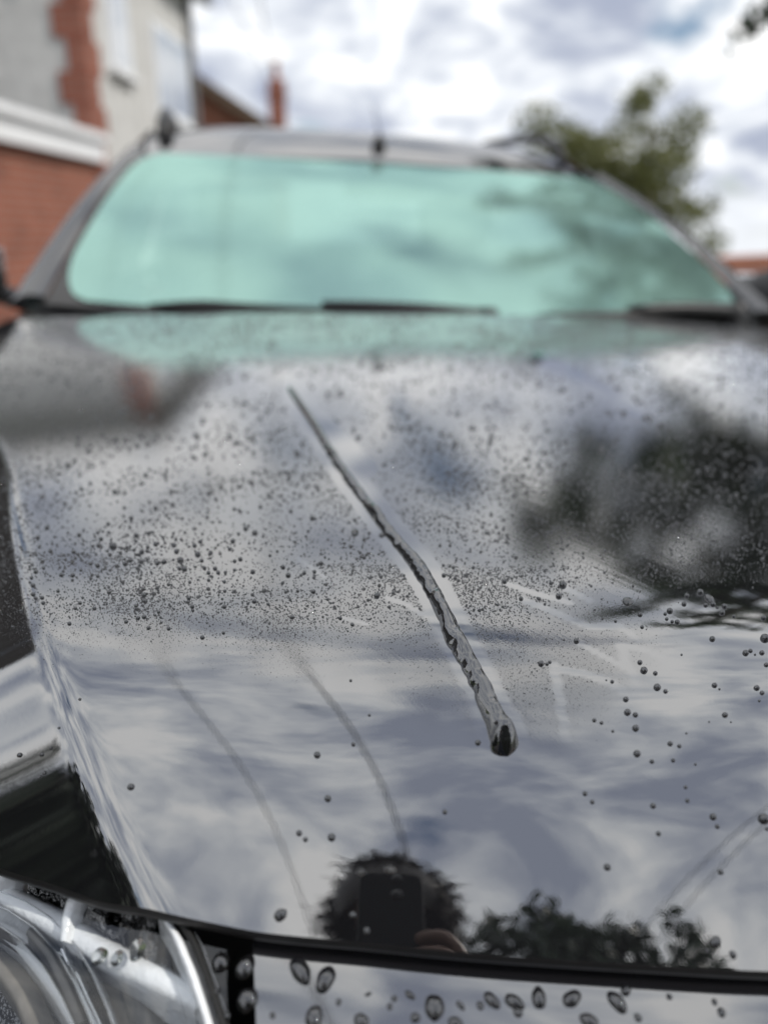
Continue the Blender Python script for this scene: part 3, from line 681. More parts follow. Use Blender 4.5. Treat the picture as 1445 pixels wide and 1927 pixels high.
beads([(632,20,44,1.2)], (500, 1000), 2.89, 'flattened water drop just left of the rivulet', None, kinds=D_FLAT)
beads([(1335,885,42,1.3)], (0, 560), 2.0, 'low smeared water drop left of the flattened drop by the rivulet', None, kinds=D_FLAT)
MIST = [(427,937,30),(680,989,26),(745,967,24),(655,932,20),(665,956,20),(587,928,20),(535,957,20),(525,967,16),(472,1002,20),(492,990,18),(593,1000,18),(810,1020,18),(770,1018,16),(695,1022,22),(877,917,20),(865,947,16),(905,985,18),(733,934,18),(760,990,16),(342,1002,16),(440,1010,14),(543,1120,20),(540,1097,16),(1085,1045,20),(1065,1015,18),(960,886,22),(925,870,20),(845,1070,14),(786,1064,14),(635,1080,14),(1280,1207,14),(1325,1230,14),(373,933,20),(143,904,18),(1320,937,16),(513,1160,16),(547,1143,20),(543,1202,18),(357,1170,16),(160,1130,16),(120,1055,14),(220,1105,14),(285,1170,14),(303,1150,14)]
GM = ('dark bead of water in the misted area left of the rivulet', 'beads in the misted area left of the rivulet')
beads(MIST, (0, 560), 2.0, *GM)
for k in range(86):                                           # further mid-size beads of the same patch
    beads([(rng.uniform(60, 640), rng.triangular(880, 1060, 1215), rng.uniform(6, 9.5))], (0, 0), 1., *GM)
FLK = [(38,1421,10),(80,1420,8),(97,1408,6),(84,1455,8),(76,1462,6),(40,1150,6),(25,1180,6)]
beads(FLK, (0, 0), 1., 'bead of water on the folded bonnet flank above the headlight', 'beads on the bonnet flank')
PAN = [(100,500,52,1.3),(172,525,50,.85),(485,605,50,.88),(140,635,46,.95),(275,645,34),(650,585,34,.8),(715,590,38,.75),(725,620,22),(785,578,40,1.2),(880,580,40,.85),(1010,590,42,1.2),(1035,555,26,.9),(930,645,38,1.2),(545,650,30,1.2),(430,635,22),(617,600,18),(415,570,20,.75),(370,580,14),(357,603,14),(1160,575,14),(1290,590,14),(1310,620,20),(1070,635,18),(210,590,14),(20,628,14),(295,567,12,1.5),(560,600,18,.7)]
LP = ('water drop on the gloss panel below the bonnet edge', 'drops on the panel below the bonnet')
beads(PAN, (500, 1500), 1.529, *LP, S=panel, kinds=D_FLAT, k=1.28)
beads([(1030,1640,88,1.1),(1145,1660,100,1.15),(1155,1815,104,1.05),(995,1780,50,.75),(1060,1890,34)], (0, 1150), 2.48, 'water drop on the gloss panel beside the headlight seal', 'drops beside the headlight seal', S=panel, kinds=D_FLAT, k=1.)
beads([(465,1610,80),(545,1620,66),(640,1580,88,.95),(400,1330,30),(1240,0,1)][:4], (0, 1150), 2.48, 'clear water drop on the headlight lens', 'drops on the headlight lens', S=lambda x, y: lens_s(x, y)+.0002, kinds=D_CLEAR, k=1.)

# the long rivulet
rp = np.array([hit(a, b) for a, b, w in RIV]); rw = np.array([w*project(p)[2]/FPX/2 for (a, b, w), p in zip(RIV, rp)])
L = np.concatenate([[0], np.cumsum(np.linalg.norm(np.diff(rp, axis=0), axis=1))]); N = 420; S_ = np.linspace(0, L[-1], N)
cx_, cy_ = pch(S_, L, rp[:, 0]), pch(S_, L, rp[:, 1]); wv = pch(S_, L, rw)
end = L[-1]-S_; st = S_
wv = wv*np.sqrt(np.clip(1-(np.clip(1-end/.0065, 0, 1))**2, 0.0004, 1))*np.sqrt(np.clip(st/.02, .0004, 1))
def snoise(seed, wl):
    g = np.random.default_rng(seed); n = int(L[-1]/wl)+4; return pch(S_/wl, np.arange(n), g.uniform(-1, 1, n))
def wob(fs, ph, amp): return sum(a*2.0*snoise(int(f*10+p), .5/f) for f, p, a in zip(fs, ph, amp))
near_ = sstep(.12, .40, S_/L[-1])
lw = 1+near_*wob((22, 47, 110, 210), (0, 1, 2, .5), (.05, .05, .045, .03)); rwv = 1+near_*wob((18, 55, 95, 170), (2, .3, 4, 1), (.06, .06, .05, .04))
hh = wv*1.12*(1+near_*wob((15, 40, 85), (1, 2, 3), (.10, .08, .05)))
hh = hh*(1+.30*np.exp(-((end-.007)/.006)**2)); fade = np.clip(end/.02, 0, 1); lw = 1+(lw-1)*fade; rwv = 1+(rwv-1)*fade
tx, ty = np.gradient(cx_), np.gradient(cy_); tl = np.hypot(tx, ty); nxv, nyv = ty/tl, -tx/tl
secs = 25; P = []
for j in range(secs):
    c = -1+2*j/(secs-1); c = math.copysign(abs(c)**.8, c); hz = 1-abs(c)**2.6
    off = np.where(c < 0, c*wv*lw, c*wv*rwv)
    xx = cx_+nxv*off; yy = cy_+nyv*off
    rip = 1+near_*.16*snoise(77, .006+.0*c)*(1-c*c)*math.cos(1.3*c+.4)
    P.append(np.stack([xx, yy, H(xx, yy)+hh*hz*rip-(.0003 if j in (0, secs-1) else 0)], -1))
P = np.array(P)
mb = MB().grid(P); mb.grid(np.stack([P[0], P[-1]]), flip=True)
riv = mb.build('water_rivulet', 'water'); riv.matrix_world = MC
bm = bmesh.new(); bm.from_mesh(riv.data); bmesh.ops.remove_doubles(bm, verts=bm.verts, dist=1e-6); bmesh.ops.recalc_face_normals(bm, faces=bm.faces); bm.to_mesh(riv.data); bm.free(); riv.data.shade_smooth()
tag(riv, 'long clear rivulet of water running down the bonnet to a bulbous tip', 'water rivulet')

# fine beads (uncountable): one object
def scatter(n, xr, er, rmed, sg, rlo, rhi, seed, shrink=True):
    g = np.random.default_rng(seed); x = g.uniform(*xr, n); e = g.uniform(*er, n); y = e+nose(x)
    ok = (y > edge_y(x)+.004) & (y < cowl_y(x)-.01) & (np.abs(x) < .60+.18*np.clip((y-.15)/1.1, 0, 1)**.8)
    x, y = x[ok], y[ok]; P = np.stack([x, y, H(x, y)], -1); m, kp = mist_mask(P)
    patch = .55+.45*np.sin(x*31+2*np.sin(y*23))*np.sin(y*37+1.5*np.sin(x*19)); patch = np.clip(patch, .12, 1)
    keep = g.uniform(size=len(x)) < m*(kp > .5)*patch
    P = P[keep]; r = np.clip(np.exp(g.normal(math.log(rmed), sg, len(P))), rlo, rhi)
    if shrink: r *= np.interp(m[keep], [0, .15, .9, 1], [.35, .5, .85, 1.])*np.interp(project(P)[1], [1000, 1120, 1240], [1, .95, .55])
    return P, r
A = [scatter(46000, (-.62, .30), (.06, .36), .00042, .36, .0002, .0010, 1), scatter(62000, (-.60, .10), (.07, .20), .00034, .25, .00016, .0006, 5), scatter(2400, (-.62, .0), (.14, .45), .0009, .25, .0006, .0014, 2),
     scatter(34000, (-.74, .74), (.30, 1.25), .00075, .40, .0004, .0020, 3), scatter(1500, (-.74, .74), (.34, 1.25), .0019, .2, .0014, .003, 4)]
BP = np.concatenate([a[0] for a in A]); BR = np.concatenate([a[1] for a in A])
V0, F0 = dome(6, 3, R(95), 1.0); V0 = np.array(V0); F0 = [f for f in F0 if len(f) < 6]
tri = []
for f in F0: tri += [(f[0], f[1], f[2])]+([(f[0], f[2], f[3])] if len(f) == 4 else [])
tri = np.array(tri); nb = len(BP); nm = normal_of(BP[:, 0], BP[:, 1])
tx_ = np.cross(nm, np.array([0, 1., 0])); tx_ /= np.linalg.norm(tx_, axis=1, keepdims=True); ty_ = np.cross(nm, tx_)
VV = BP[:, None]+BR[:, None, None]*(V0[None, :, 0:1]*tx_[:, None]+V0[None, :, 1:2]*ty_[:, None]+V0[None, :, 2:3]*nm[:, None])
FF = (tri[None]+(np.arange(nb)*len(V0))[:, None, None]).reshape(-1, 3)
fb = link_mesh('fine_water_beads', big_mesh('fine_water_beads', VV.reshape(-1, 3), FF, 'bead')); fb.matrix_world = MC
fb['kind'] = 'stuff'; tag(fb, 'film of very fine water beads misting the rear of the bonnet', 'water beads')

# ------------------------------------------------------------------ setting
GZ = lambda x, y=0: -math.tan(TILT)*x
def sheet(name, x0, x1, y0, y1, dz, m, n=1):
    P = [[(x, y, GZ(x)+dz) for x in np.linspace(x0, x1, n+1)] for y in np.linspace(y0, y1, n+1)]
    o = MB().grid(P).build(name, m, smooth=False); planar_uv(o, (1, 0, 0), (0, 1, 0)); return struct(o)
sheet('ground', -300, 300, -300, 300, 0, 'lawn')
sheet('driveway', -2.4, 2.6, -2.2, 14, .004, 'paver')
sheet('road', -300, 300, -11, -4.6, .004, 'tarmac')
pv = MB()
P = [(-300, -4.6, GZ(-300)-.02), (300, -4.6, GZ(300)-.02), (300, -2.2, GZ(300)-.02), (-300, -2.2, GZ(-300)-.02)]
pv.add(P+[(a, b, c+.14) for a, b, c in P], [(0, 1, 5, 4), (1, 2, 6, 5), (2, 3, 7, 6), (3, 0, 4, 7), (4, 5, 6, 7)]); pvo = struct(flat('pavement', pv, 'tarmac'))

# house frame: u along the side wall away from the camera, l to its left
HA = R(14.5); HU = np.array([math.sin(HA), math.cos(HA), 0]); HL = np.array([-math.cos(HA), math.sin(HA), 0]); HO = np.array([CW[0], CW[1], 0])
def hp(a, l, z): return HO+HU*a+HL*l+np.array([0, 0, z])
HAX = np.array([HL, HU, [0, 0, 1]])
def hbox(mb, a0, a1, l0, l1, z0, z1): return mb.box(hp((a0+a1)/2, (l0+l1)/2, (z0+z1)/2), (l1-l0, a1-a0, z1-z0), ax=HAX)
house = empty('house', hp(8.75, 3.5, 0)); hi = house.matrix_world
def hpart(name, mb, m, parent=None, off=True):
    o = mb.build(name, m, None, smooth=False); o.parent = parent or house
    o.matrix_parent_inverse = Matrix.Translation(-Vector(house.location)) if (parent is None or parent is house) else Matrix.Identity(4)
    return o
EAVE, CA, CL, CE, CR = 4.35, 8.75, 3.5, 12.75, 10.2
hpart('wall', hbox(MB(), CA, CE, CL, CR, -.3, EAVE), 'render_wall')
tag(house, 'grey pebbledash house with red brick quoins at its corner and white windows', 'house')
z = 0.0; k = 0
while z < EAVE-.25:
    hgt = .30; lf, ls = ((.30, .22) if k % 2 == 0 else (.18, .34))
    q = MB(); hbox(q, CA-.025, CA+ls, CL-.025, CL+lf, z+.004, z+hgt-.004); o = hpart('quoin', q, 'brick_quoin'); box_uv(o)
    z += hgt; k += 1
def window_side(a0, a1, z0, z1):
    w = MB(); hbox(w, a0, a1, CL-.05, CL+.05, z0, z1); wo_ = hpart('window', w, 'white_upvc')
    g = MB(); n = max(1, int((a1-a0)/.6)); 
    for i in range(n):
        b0 = a0+.06+(a1-a0-.06)*i/n; b1 = a0+(a1-a0-.06)*(i+1)/n
        g = MB(); hbox(g, b0, b1, CL-.056, CL-.05, z0+.07, z1-.07); hpart('pane', g, 'pane_glass', wo_)
    s_ = MB(); hbox(s_, a0-.05, a1+.05, CL-.11, CL-.0, z0-.06, z0-.002); hpart('sill', s_, 'white_upvc', wo_)
window_side(10.85, 12.3, 2.60, 3.65); window_side(9.35, 10.0, 2.85, 3.95)
q = MB(); hbox(q, CE-.28, CE-.20, CL-.10, CL-.02, 0, EAVE-.05); hpart('downpipe', q, 'gutter_grey')
q = MB(); hbox(q, CA-.3, CE+.2, CL-.30, CL-.18, EAVE-.08, EAVE+.06); hpart('gutter', q, 'gutter_grey')
q = MB(); hbox(q, CA-.3, CE+.2, CL-.18, CR+.3, EAVE, EAVE+.12); hpart('soffit', q, 'white_upvc')
q = MB(); a0, a1, l0, l1 = CA-.35, CE+.25, CL-.28, CR+.35; lm = (l0+l1)/2; rzz = EAVE+.13
B_ = [hp(a0, l0, rzz), hp(a1, l0, rzz), hp(a1, l1, rzz), hp(a0, l1, rzz), hp(a0+1.7, lm, rzz+1.0), hp(a1-1.7, lm, rzz+1.0)]
q.add(B_, [(0, 1, 5, 4), (1, 2, 5), (2, 3, 4, 5), (3, 0, 4), (3, 2, 1, 0)]); hpart('roof', q, 'roof_tile')

garage = empty('garage', hp(4.5, 3.45, 0)); 
def gpart(name, mb, m):
    o = mb.build(name, m, None, smooth=False); o.parent = garage; o.matrix_parent_inverse = Matrix.Translation(-Vector(garage.location)); return o
tag(garage, 'red brick flat-roofed garage with deep white fascia in front of the pebbledash house', 'garage')
q = MB(); hbox(q, 4.3, CA-.03, 3.5, 6.6, -.3, 1.85); o = gpart('wall', q, 'brick'); box_uv(o)
q = MB(); hbox(q, 4.15, CA-.035, 3.40, 3.50, 1.84, 2.12); q2 = q; hbox(q2, 4.15, 4.25, 3.5, 6.7, 1.84, 2.12); gpart('fascia', q2, 'white_upvc')
q = MB(); hbox(q, 4.25, CA-.04, 3.5, 6.7, 1.95, 2.09); gpart('flat_roof', q, 'flat_roof')
q = MB(); hbox(q, 4.25, CA-.04, 3.34, 3.40, 2.03, 2.10); gpart('gutter', q, 'white_upvc')

mat('dark_timber', (.028, .026, .025), .8, var=.35, vscale=14, bump=.4, bscale=60, bdist=.004)
added_fence = empty('added_fence', hp(2.5, 3.5, 0)); tag(added_fence, 'tall dark timber screen added out of view to darken the flank reflection', 'added_fence')  # unseen boarding, added so the bonnet flank mirrors something neutral and dark
def fpart(name, mb): o = mb.build(name, 'dark_timber', None, smooth=False); o.parent = added_fence; o.matrix_parent_inverse = Matrix.Translation(-Vector(added_fence.location))
for i in range(24):
    q = MB(); a = .9+i*.14; hbox(q, a, a+.13, 3.50+.006*(i % 2), 3.522+.006*(i % 2), .05, 2.05+.01*math.sin(i*3.)); fpart('board', q)
for z_ in (.5, 1.7): q = MB(); hbox(q, .9, 4.26, 3.53, 3.58, z_, z_+.09); fpart('rail', q)
for a in (.95, 2.6, 4.18): q = MB(); hbox(q, a, a+.1, 3.58, 3.68, -.3, 2.0); fpart('post', q)

# neighbour's house beyond the car
nh = empty('neighbour_house', (-4, 30, 0)); tag(nh, 'distant brick house with dark tiled gable roof and tall red chimney', 'house')
def part_at(root, name, mb, m, smooth=False):
    o = mb.build(name, m, None, smooth); o.parent = root; o.matrix_parent_inverse = Matrix.Translation(-Vector(root.location)); return o
nz = GZ(0)
q = MB().add([(-9, 29, 0), (1.6, 29, 0), (1.6, 29, 4.4), (-3.7, 29, 7.6), (-9, 29, 4.4), (-9, 38, 0), (1.6, 38, 0), (1.6, 38, 4.4), (-3.7, 38, 7.6), (-9, 38, 4.4)],
             [(0, 1, 2, 3, 4), (9, 8, 7, 6, 5), (1, 6, 7, 2), (0, 4, 9, 5)]); o = part_at(nh, 'wall', q, 'brick'); box_uv(o)
rfq = MB()
for s in (-1, 1):
    x1 = -3.7+s*5.75; t = .16
    rfq.add([(-3.7, 28.6, 7.65), (x1, 28.6, 4.2), (x1, 38.4, 4.2), (-3.7, 38.4, 7.65), (-3.7, 28.6, 7.65+t), (x1, 28.6, 4.2+t), (x1, 38.4, 4.2+t), (-3.7, 38.4, 7.65+t)], [(0, 1, 2, 3), (7, 6, 5, 4), (0, 4, 5, 1), (1, 5, 6, 2), (2, 6, 7, 3)])
part_at(nh, 'roof', rfq, 'roof_tile')
q = MB()
for s in (-1, 1):
    x1 = -3.7+s*5.75; q.add([(-3.7, 28.55, 7.42), (x1, 28.55, 3.97), (x1, 28.55, 4.37), (-3.7, 28.55, 7.82), (-3.7, 28.6, 7.42), (x1, 28.6, 3.97), (x1, 28.6, 4.37), (-3.7, 28.6, 7.82)], [(0, 1, 2, 3), (3, 2, 6, 7), (0, 4, 5, 1), (1, 5, 6, 2)])
part_at(nh, 'bargeboard', q, 'timber_pole')
q = MB().box((-3.0, 28.97, 2.6), (1.4, .08, 1.2)); w_ = part_at(nh, 'window', q, 'white_upvc'); q = MB().box((-3.0, 28.92, 2.6), (1.25, .02, 1.05)); o = q.build('pane', 'window_glass', w_, False); o.matrix_parent_inverse = Matrix.Identity(4)
chq = MB().box((1.98, 30.5, 3.1), (.56, .56, 6.2)); o = part_at(nh, 'chimney', chq, 'brick_quoin'); box_uv(o)
chq = MB().box((1.98, 30.5, 5.75), (.66, .66, .14)); o = part_at(nh, 'chimney_band', chq, 'brick_quoin'); box_uv(o)
part_at(nh, 'chimney_pot', MB().lathe([(.13, 6.2), (.14, 6.25), (.11, 6.3), (.10, 6.75), (.125, 6.78), (.12, 6.82)], (1.98, 30.5, 0), 14), 'pot_clay', True)

# low brick garden wall, far right
gwall = empty('garden_wall', (7.0, 9.4, GZ(7))); tag(gwall, 'low red brick garden wall beyond the right side of the car', 'garden wall')
def ww(x, y): return (x, y, GZ(x))
dirw = np.array([.85, .53, 0]); nw = np.array([-.53, .85, 0]); axw = np.array([dirw, nw, [0, 0, 1]])
c0 = np.array([8.2, 10.6, GZ(8.2)])
o = part_at(gwall, 'brickwork', MB().box(c0+(0, 0, .50), (6.0, .23, 1.2), ax=axw), 'brick'); box_uv(o)
part_at(gwall, 'coping', MB().box(c0+(0, 0, 1.13), (6.05, .30, .06), ax=axw), 'pot_clay')
o = part_at(gwall, 'pier', MB().box(c0+dirw*.3+(0, 0, .68), (.45, .45, 1.62), ax=axw), 'brick'); box_uv(o)

# ------------------------------------------------------------------ trees and hedges
def leaves(centres, radii, n, size, seed, aspect=1.8, squash=.8):
    g = np.random.default_rng(seed); C_ = np.array(centres); R_ = np.array(radii); w = R_**2/np.sum(R_**2); k = g.choice(len(C_), n, p=w)
    d = g.normal(size=(n, 3)); d /= np.linalg.norm(d, axis=1, keepdims=True); rr = g.uniform(0, 1, n)**.45
    P = C_[k]+d*(R_[k]*rr)[:, None]*np.array([1, 1, squash])
    a = g.normal(size=(n, 3)); a /= np.linalg.norm(a, axis=1, keepdims=True); b = np.cross(a, g.normal(size=(n, 3))); b /= np.linalg.norm(b, axis=1, keepdims=True)
    s = size*g.uniform(.6, 1.3, n); a = a*(s*aspect*.5)[:, None]; b = b*(s*.5)[:, None]
    V = np.stack([P-a, P-b*.9-a*.1, P+a, P+b*.9-a*.1], 1).reshape(-1, 3); return V, np.arange(4*n).reshape(-1, 4)
def tree(name, label, base, limbs, n, size, m, seed, group=None, spread=.35, nlob=5, lobr=(.3, .6), squash=.8):
    t = empty(name, base); tag(t, label, 'tree', group); g = np.random.default_rng(seed); B = np.array(base)
    mb = MB(); cen = []; rad = []
    for pts, r0 in limbs:
        pp = [np.array(p)-B for p in pts]; mb.tube(pp, list(np.linspace(r0, r0*.3, len(pp))), 8)
    mb.build('trunk', 'bark', t)
    for pts, r0 in limbs[1:]:
        e = np.array(pts[-1])-B; s0 = np.array(pts[-2])-B
        for i in range(nlob):
            q = g.uniform(.3, 1.15); c = s0+(e-s0)*q+g.normal(size=3)*spread; cen.append(c); rad.append(g.uniform(*lobr))
            if i % 2 == 0: pass
    V, Fc = leaves(cen, rad, n, size, seed+1, squash=squash); link_mesh('crown', big_mesh('crown', V, Fc, m), t, smooth=False)
    return t
# background tree seen right of the roof
bx, by = 6.55, 13.2; bz = GZ(bx)
tree('garden_tree', 'small olive-green tree with a loose open crown behind the car roof', (bx, by, bz),
     [([(bx, by, bz), (bx+.05, by, 1.0), (bx+.1, by, 1.9)], .13),
      ([(bx, by, 1.0), (bx-.5, by, 1.7), (bx-1.15, by, 2.25)], .06), ([(bx+.1, by, 1.2), (bx+.5, by, 1.7), (bx+.95, by+.2, 1.95)], .06),
      ([(bx+.1, by, 1.6), (bx-.2, by, 2.1), (bx-.35, by, 2.75)], .05), ([(bx+.1, by, 1.7), (bx+.3, by-.2, 2.2), (bx+.45, by, 2.85)], .05), ([(bx, by, 1.3), (bx-.2, by+.4, 1.9), (bx-.1, by+.6, 2.3)], .05), ([(bx, by, .9), (bx+.3, by+.4, 1.2), (bx+.9, by+.1, 1.35)], .05)],
     8600, .075, 'leaf_olive', 23, spread=.40, nlob=7, lobr=(.26, .58))
# big tree overhanging from the right (mirrored in the bonnet): leaves set along twigs so that sky shows between the sprays
tx0, ty0 = 5.3, 5.0; tz0 = GZ(tx0)
def spray_tree():
    base = np.array((tx0, ty0, tz0)); t = empty('overhanging_tree', base); tag(t, 'tall leafy tree overhanging the right side of the car', 'tree')
    g = np.random.default_rng(44); mb = MB(); pts = []
    mb.tube([base-base, np.array((-.05, 0, 1.5)), np.array((-.15, .1, 3.0)), np.array((-.3, .1, 4.8))], [.2, .16, .12, .05], 10)
    ends = [(3.1, 5.4, 4.4), (3.4, 3.9, 5.3), (4.3, 3.6, 4.6), (4.0, 6.2, 4.0), (2.7, 5.9, 5.2), (4.6, 5.4, 6.0), (5.6, 6.6, 5.0), (6.2, 4.6, 5.2), (5.0, 4.0, 3.6), (4.1, 5.2, 3.1), (2.6, 4.9, 3.5), (5.4, 7.4, 4.0), (2.2, 5.6, 4.4), (3.0, 6.9, 4.5), (3.8, 3.2, 5.6), (2.9, 4.4, 4.6), (3.7, 5.0, 5.6), (4.6, 6.4, 3.3), (3.5, 3.5, 6.1), (4.3, 3.3, 6.3), (4.9, 3.3, 5.7), (3.0, 4.2, 5.9), (4.4, 4.2, 6.7)]
    for e in ends:
        e = np.array(e)-base; s0 = np.array((-.15, .1, 2.4+.28*(e[2]-3))); mid = (s0+e)/2+np.array((0, 0, .2)); br = [s0, mid, e]; mb.tube(br, [.06, .035, .012], 6)
        for k in range(9):
            q = g.uniform(.35, 1.0); p = (mid+(e-mid)*(q*2-1)) if q > .5 else (s0+(mid-s0)*q*2)
            d = g.normal(size=3)*np.array([1, 1, .30])+np.array((0, 0, -.12)); d /= np.linalg.norm(d); ln = g.uniform(.35, .8)
            mb.tube([p, p+d*ln*.5, p+d*ln+np.array((0, 0, -.05))], [.010, .007, .003], 4)
            n = int(85*ln/.6); tt = g.uniform(.1, 1.05, n); pts.append(p+d*ln*tt[:, None]+g.normal(size=(n, 3))*np.array([.06, .06, .035]))
    for e in ((1.98, 4.05, 2.58), (2.32, 3.9, 2.60)):                      # low drooping sprays
        e = np.array(e)-base; mb.tube([np.array((-1.4, .2, 3.0-0)), (np.array((-1.4, .2, 3.0))+e)/2+(0, 0, .25), e], [.02, .014, .005], 5); pts.append(e+g.normal(size=(70, 3))*np.array([.10, .10, .055]))
    mb.build('trunk', 'bark', t); P = np.concatenate(pts); n = len(P)
    a = g.normal(size=(n, 3)); a /= np.linalg.norm(a, axis=1, keepdims=True); b = np.cross(a, g.normal(size=(n, 3))); b /= np.linalg.norm(b, axis=1, keepdims=True); sz = .085*g.uniform(.6, 1.3, n)
    a = a*(sz*.8)[:, None]; b = b*(sz*.45)[:, None]
    V = np.stack([P-a, P-b-a*.1, P+a, P+b-a*.1], 1).reshape(-1, 3); link_mesh('crown', big_mesh('crown', V, np.arange(4*n).reshape(-1, 4), 'leaf_dark'), t, smooth=False)
spray_tree()
# tall shrubs behind the photographer (mirrored along the bonnet lip) and dark hedge to the left
def shrub(name, label, cat, stems, n, size, m, seed, group=None):
    base = (stems[0][0], stems[0][1], GZ(stems[0][0])); t = empty(name, base); tag(t, label, cat, group); mb = MB(); cen = []; rad = []; g = np.random.default_rng(seed)
    for x, y, h, w in stems:
        p0 = np.array([x, y, GZ(x)])-np.array(base); mb.tube([p0, p0+(0, 0, h*.5), p0+(.03, 0, h*.95)], [.035, .025, .008], 6)
        for q in np.linspace(.08, 1.0, 12):
            cen.append(p0+np.array([g.normal()*w*.25, g.normal()*w*.25, h*q])); rad.append(w*(1.1-.6*q**2.5)*g.uniform(.75, 1.15))
    mb.build('stems', 'bark', t); V, Fc = leaves(cen, rad, n, size, seed+3, squash=1.1); link_mesh('foliage', big_mesh('foliage', V, Fc, m), t, smooth=False)
for i, (x, h, w, lb) in enumerate(((-.95, 3.7, .42, 'tall dark evergreen shrub directly behind the photographer'), (-.25, 3.85, .46, 'tallest dark evergreen shrub in the row behind the photographer'), (.42, 3.66, .44, 'dark evergreen shrub between its taller and shorter neighbours behind the photographer'), (1.0, 3.3, .36, 'shortest evergreen shrub at the end of the row behind the photographer'))):
    shrub('evergreen_shrub', lb, 'shrub', [(x, -3.5, h, w)]+[(x+rng.uniform(-.4, .4), -3.5+rng.uniform(-.3, .3), h*rng.uniform(.88, 1.0), w*.75) for _ in range(10)], 24000, .07, 'leaf_hedge', 60+i, 'evergreen shrubs behind the photographer')
hs = [(-6.2+.2*math.sin(i*2.1), -7.0+.42*i, 1.55+.25*math.sin(i*.9)+(.55 if 10 < i < 13 else 0), .55) for i in range(18)]
shrub('garden_hedge', 'dark clipped hedge along the left side of the front garden', 'hedge', hs, 42000, .09, 'leaf_conifer', 90)

# ------------------------------------------------------------------ telephone cables and poles
def pole(x, y, h, label, arm=0.):
    t = empty('telegraph_pole', (x, y, GZ(x))); tag(t, label, 'pole', None)
    MB().tube([(0, 0, -.2), (0, 0, h*.5), (0, 0, h)], [.13, .115, .09], 14).build('pole_shaft', 'timber_pole', t)
    if arm: MB().box((0, 0, h-.25), (arm*2+.1, .1, .1)).build('crossarm', 'timber_pole', t, False)
    MB().lathe([(.0, h+.04), (.1, h+.02), (.1, h)], (0, 0, 0), 12).build('pole_cap', 'lead', t)
pole(-3.4, -14, 6.6, 'timber telegraph pole with a crossarm beyond the road behind the photographer', 1.05)
pole(8.6, 3.9, 6.4, 'timber telegraph pole beside the overhanging tree')
def cable(a, b, sag, r, label, grp):
    a = np.array(a, float); b = np.array(b, float); P = [a+(b-a)*t-np.array([0, 0, 4*sag*t*(1-t)]) for t in np.linspace(0, 1, 41)]
    o = MB().tube(P, r, 8).build('telephone_cable', 'cable_black'); tag(o, label, 'cable', grp)
cable((1.9, 30.2, 6.05), (-2.45, -14, 6.42), .18, .016, 'black telephone cable crossing above the bonnet centre to the neighbour chimney', None)
cable((1.75, 30.25, 5.95), (-4.4, -14, 6.42), .18, .011, 'thin black telephone cable crossing above the left of the bonnet', None)
gpc = 'pair of thin cables between the two poles'
cable((8.6, 3.9, 6.3), (-3.35, -13.1, 6.5), .15, .008, 'thin cable of a close pair strung between the two telegraph poles', gpc)
cable((8.55, 3.9, 6.3), (-3.1, -13.2, 6.3), .2, .008, 'thin cable of a close pair strung between the two telegraph poles', gpc)

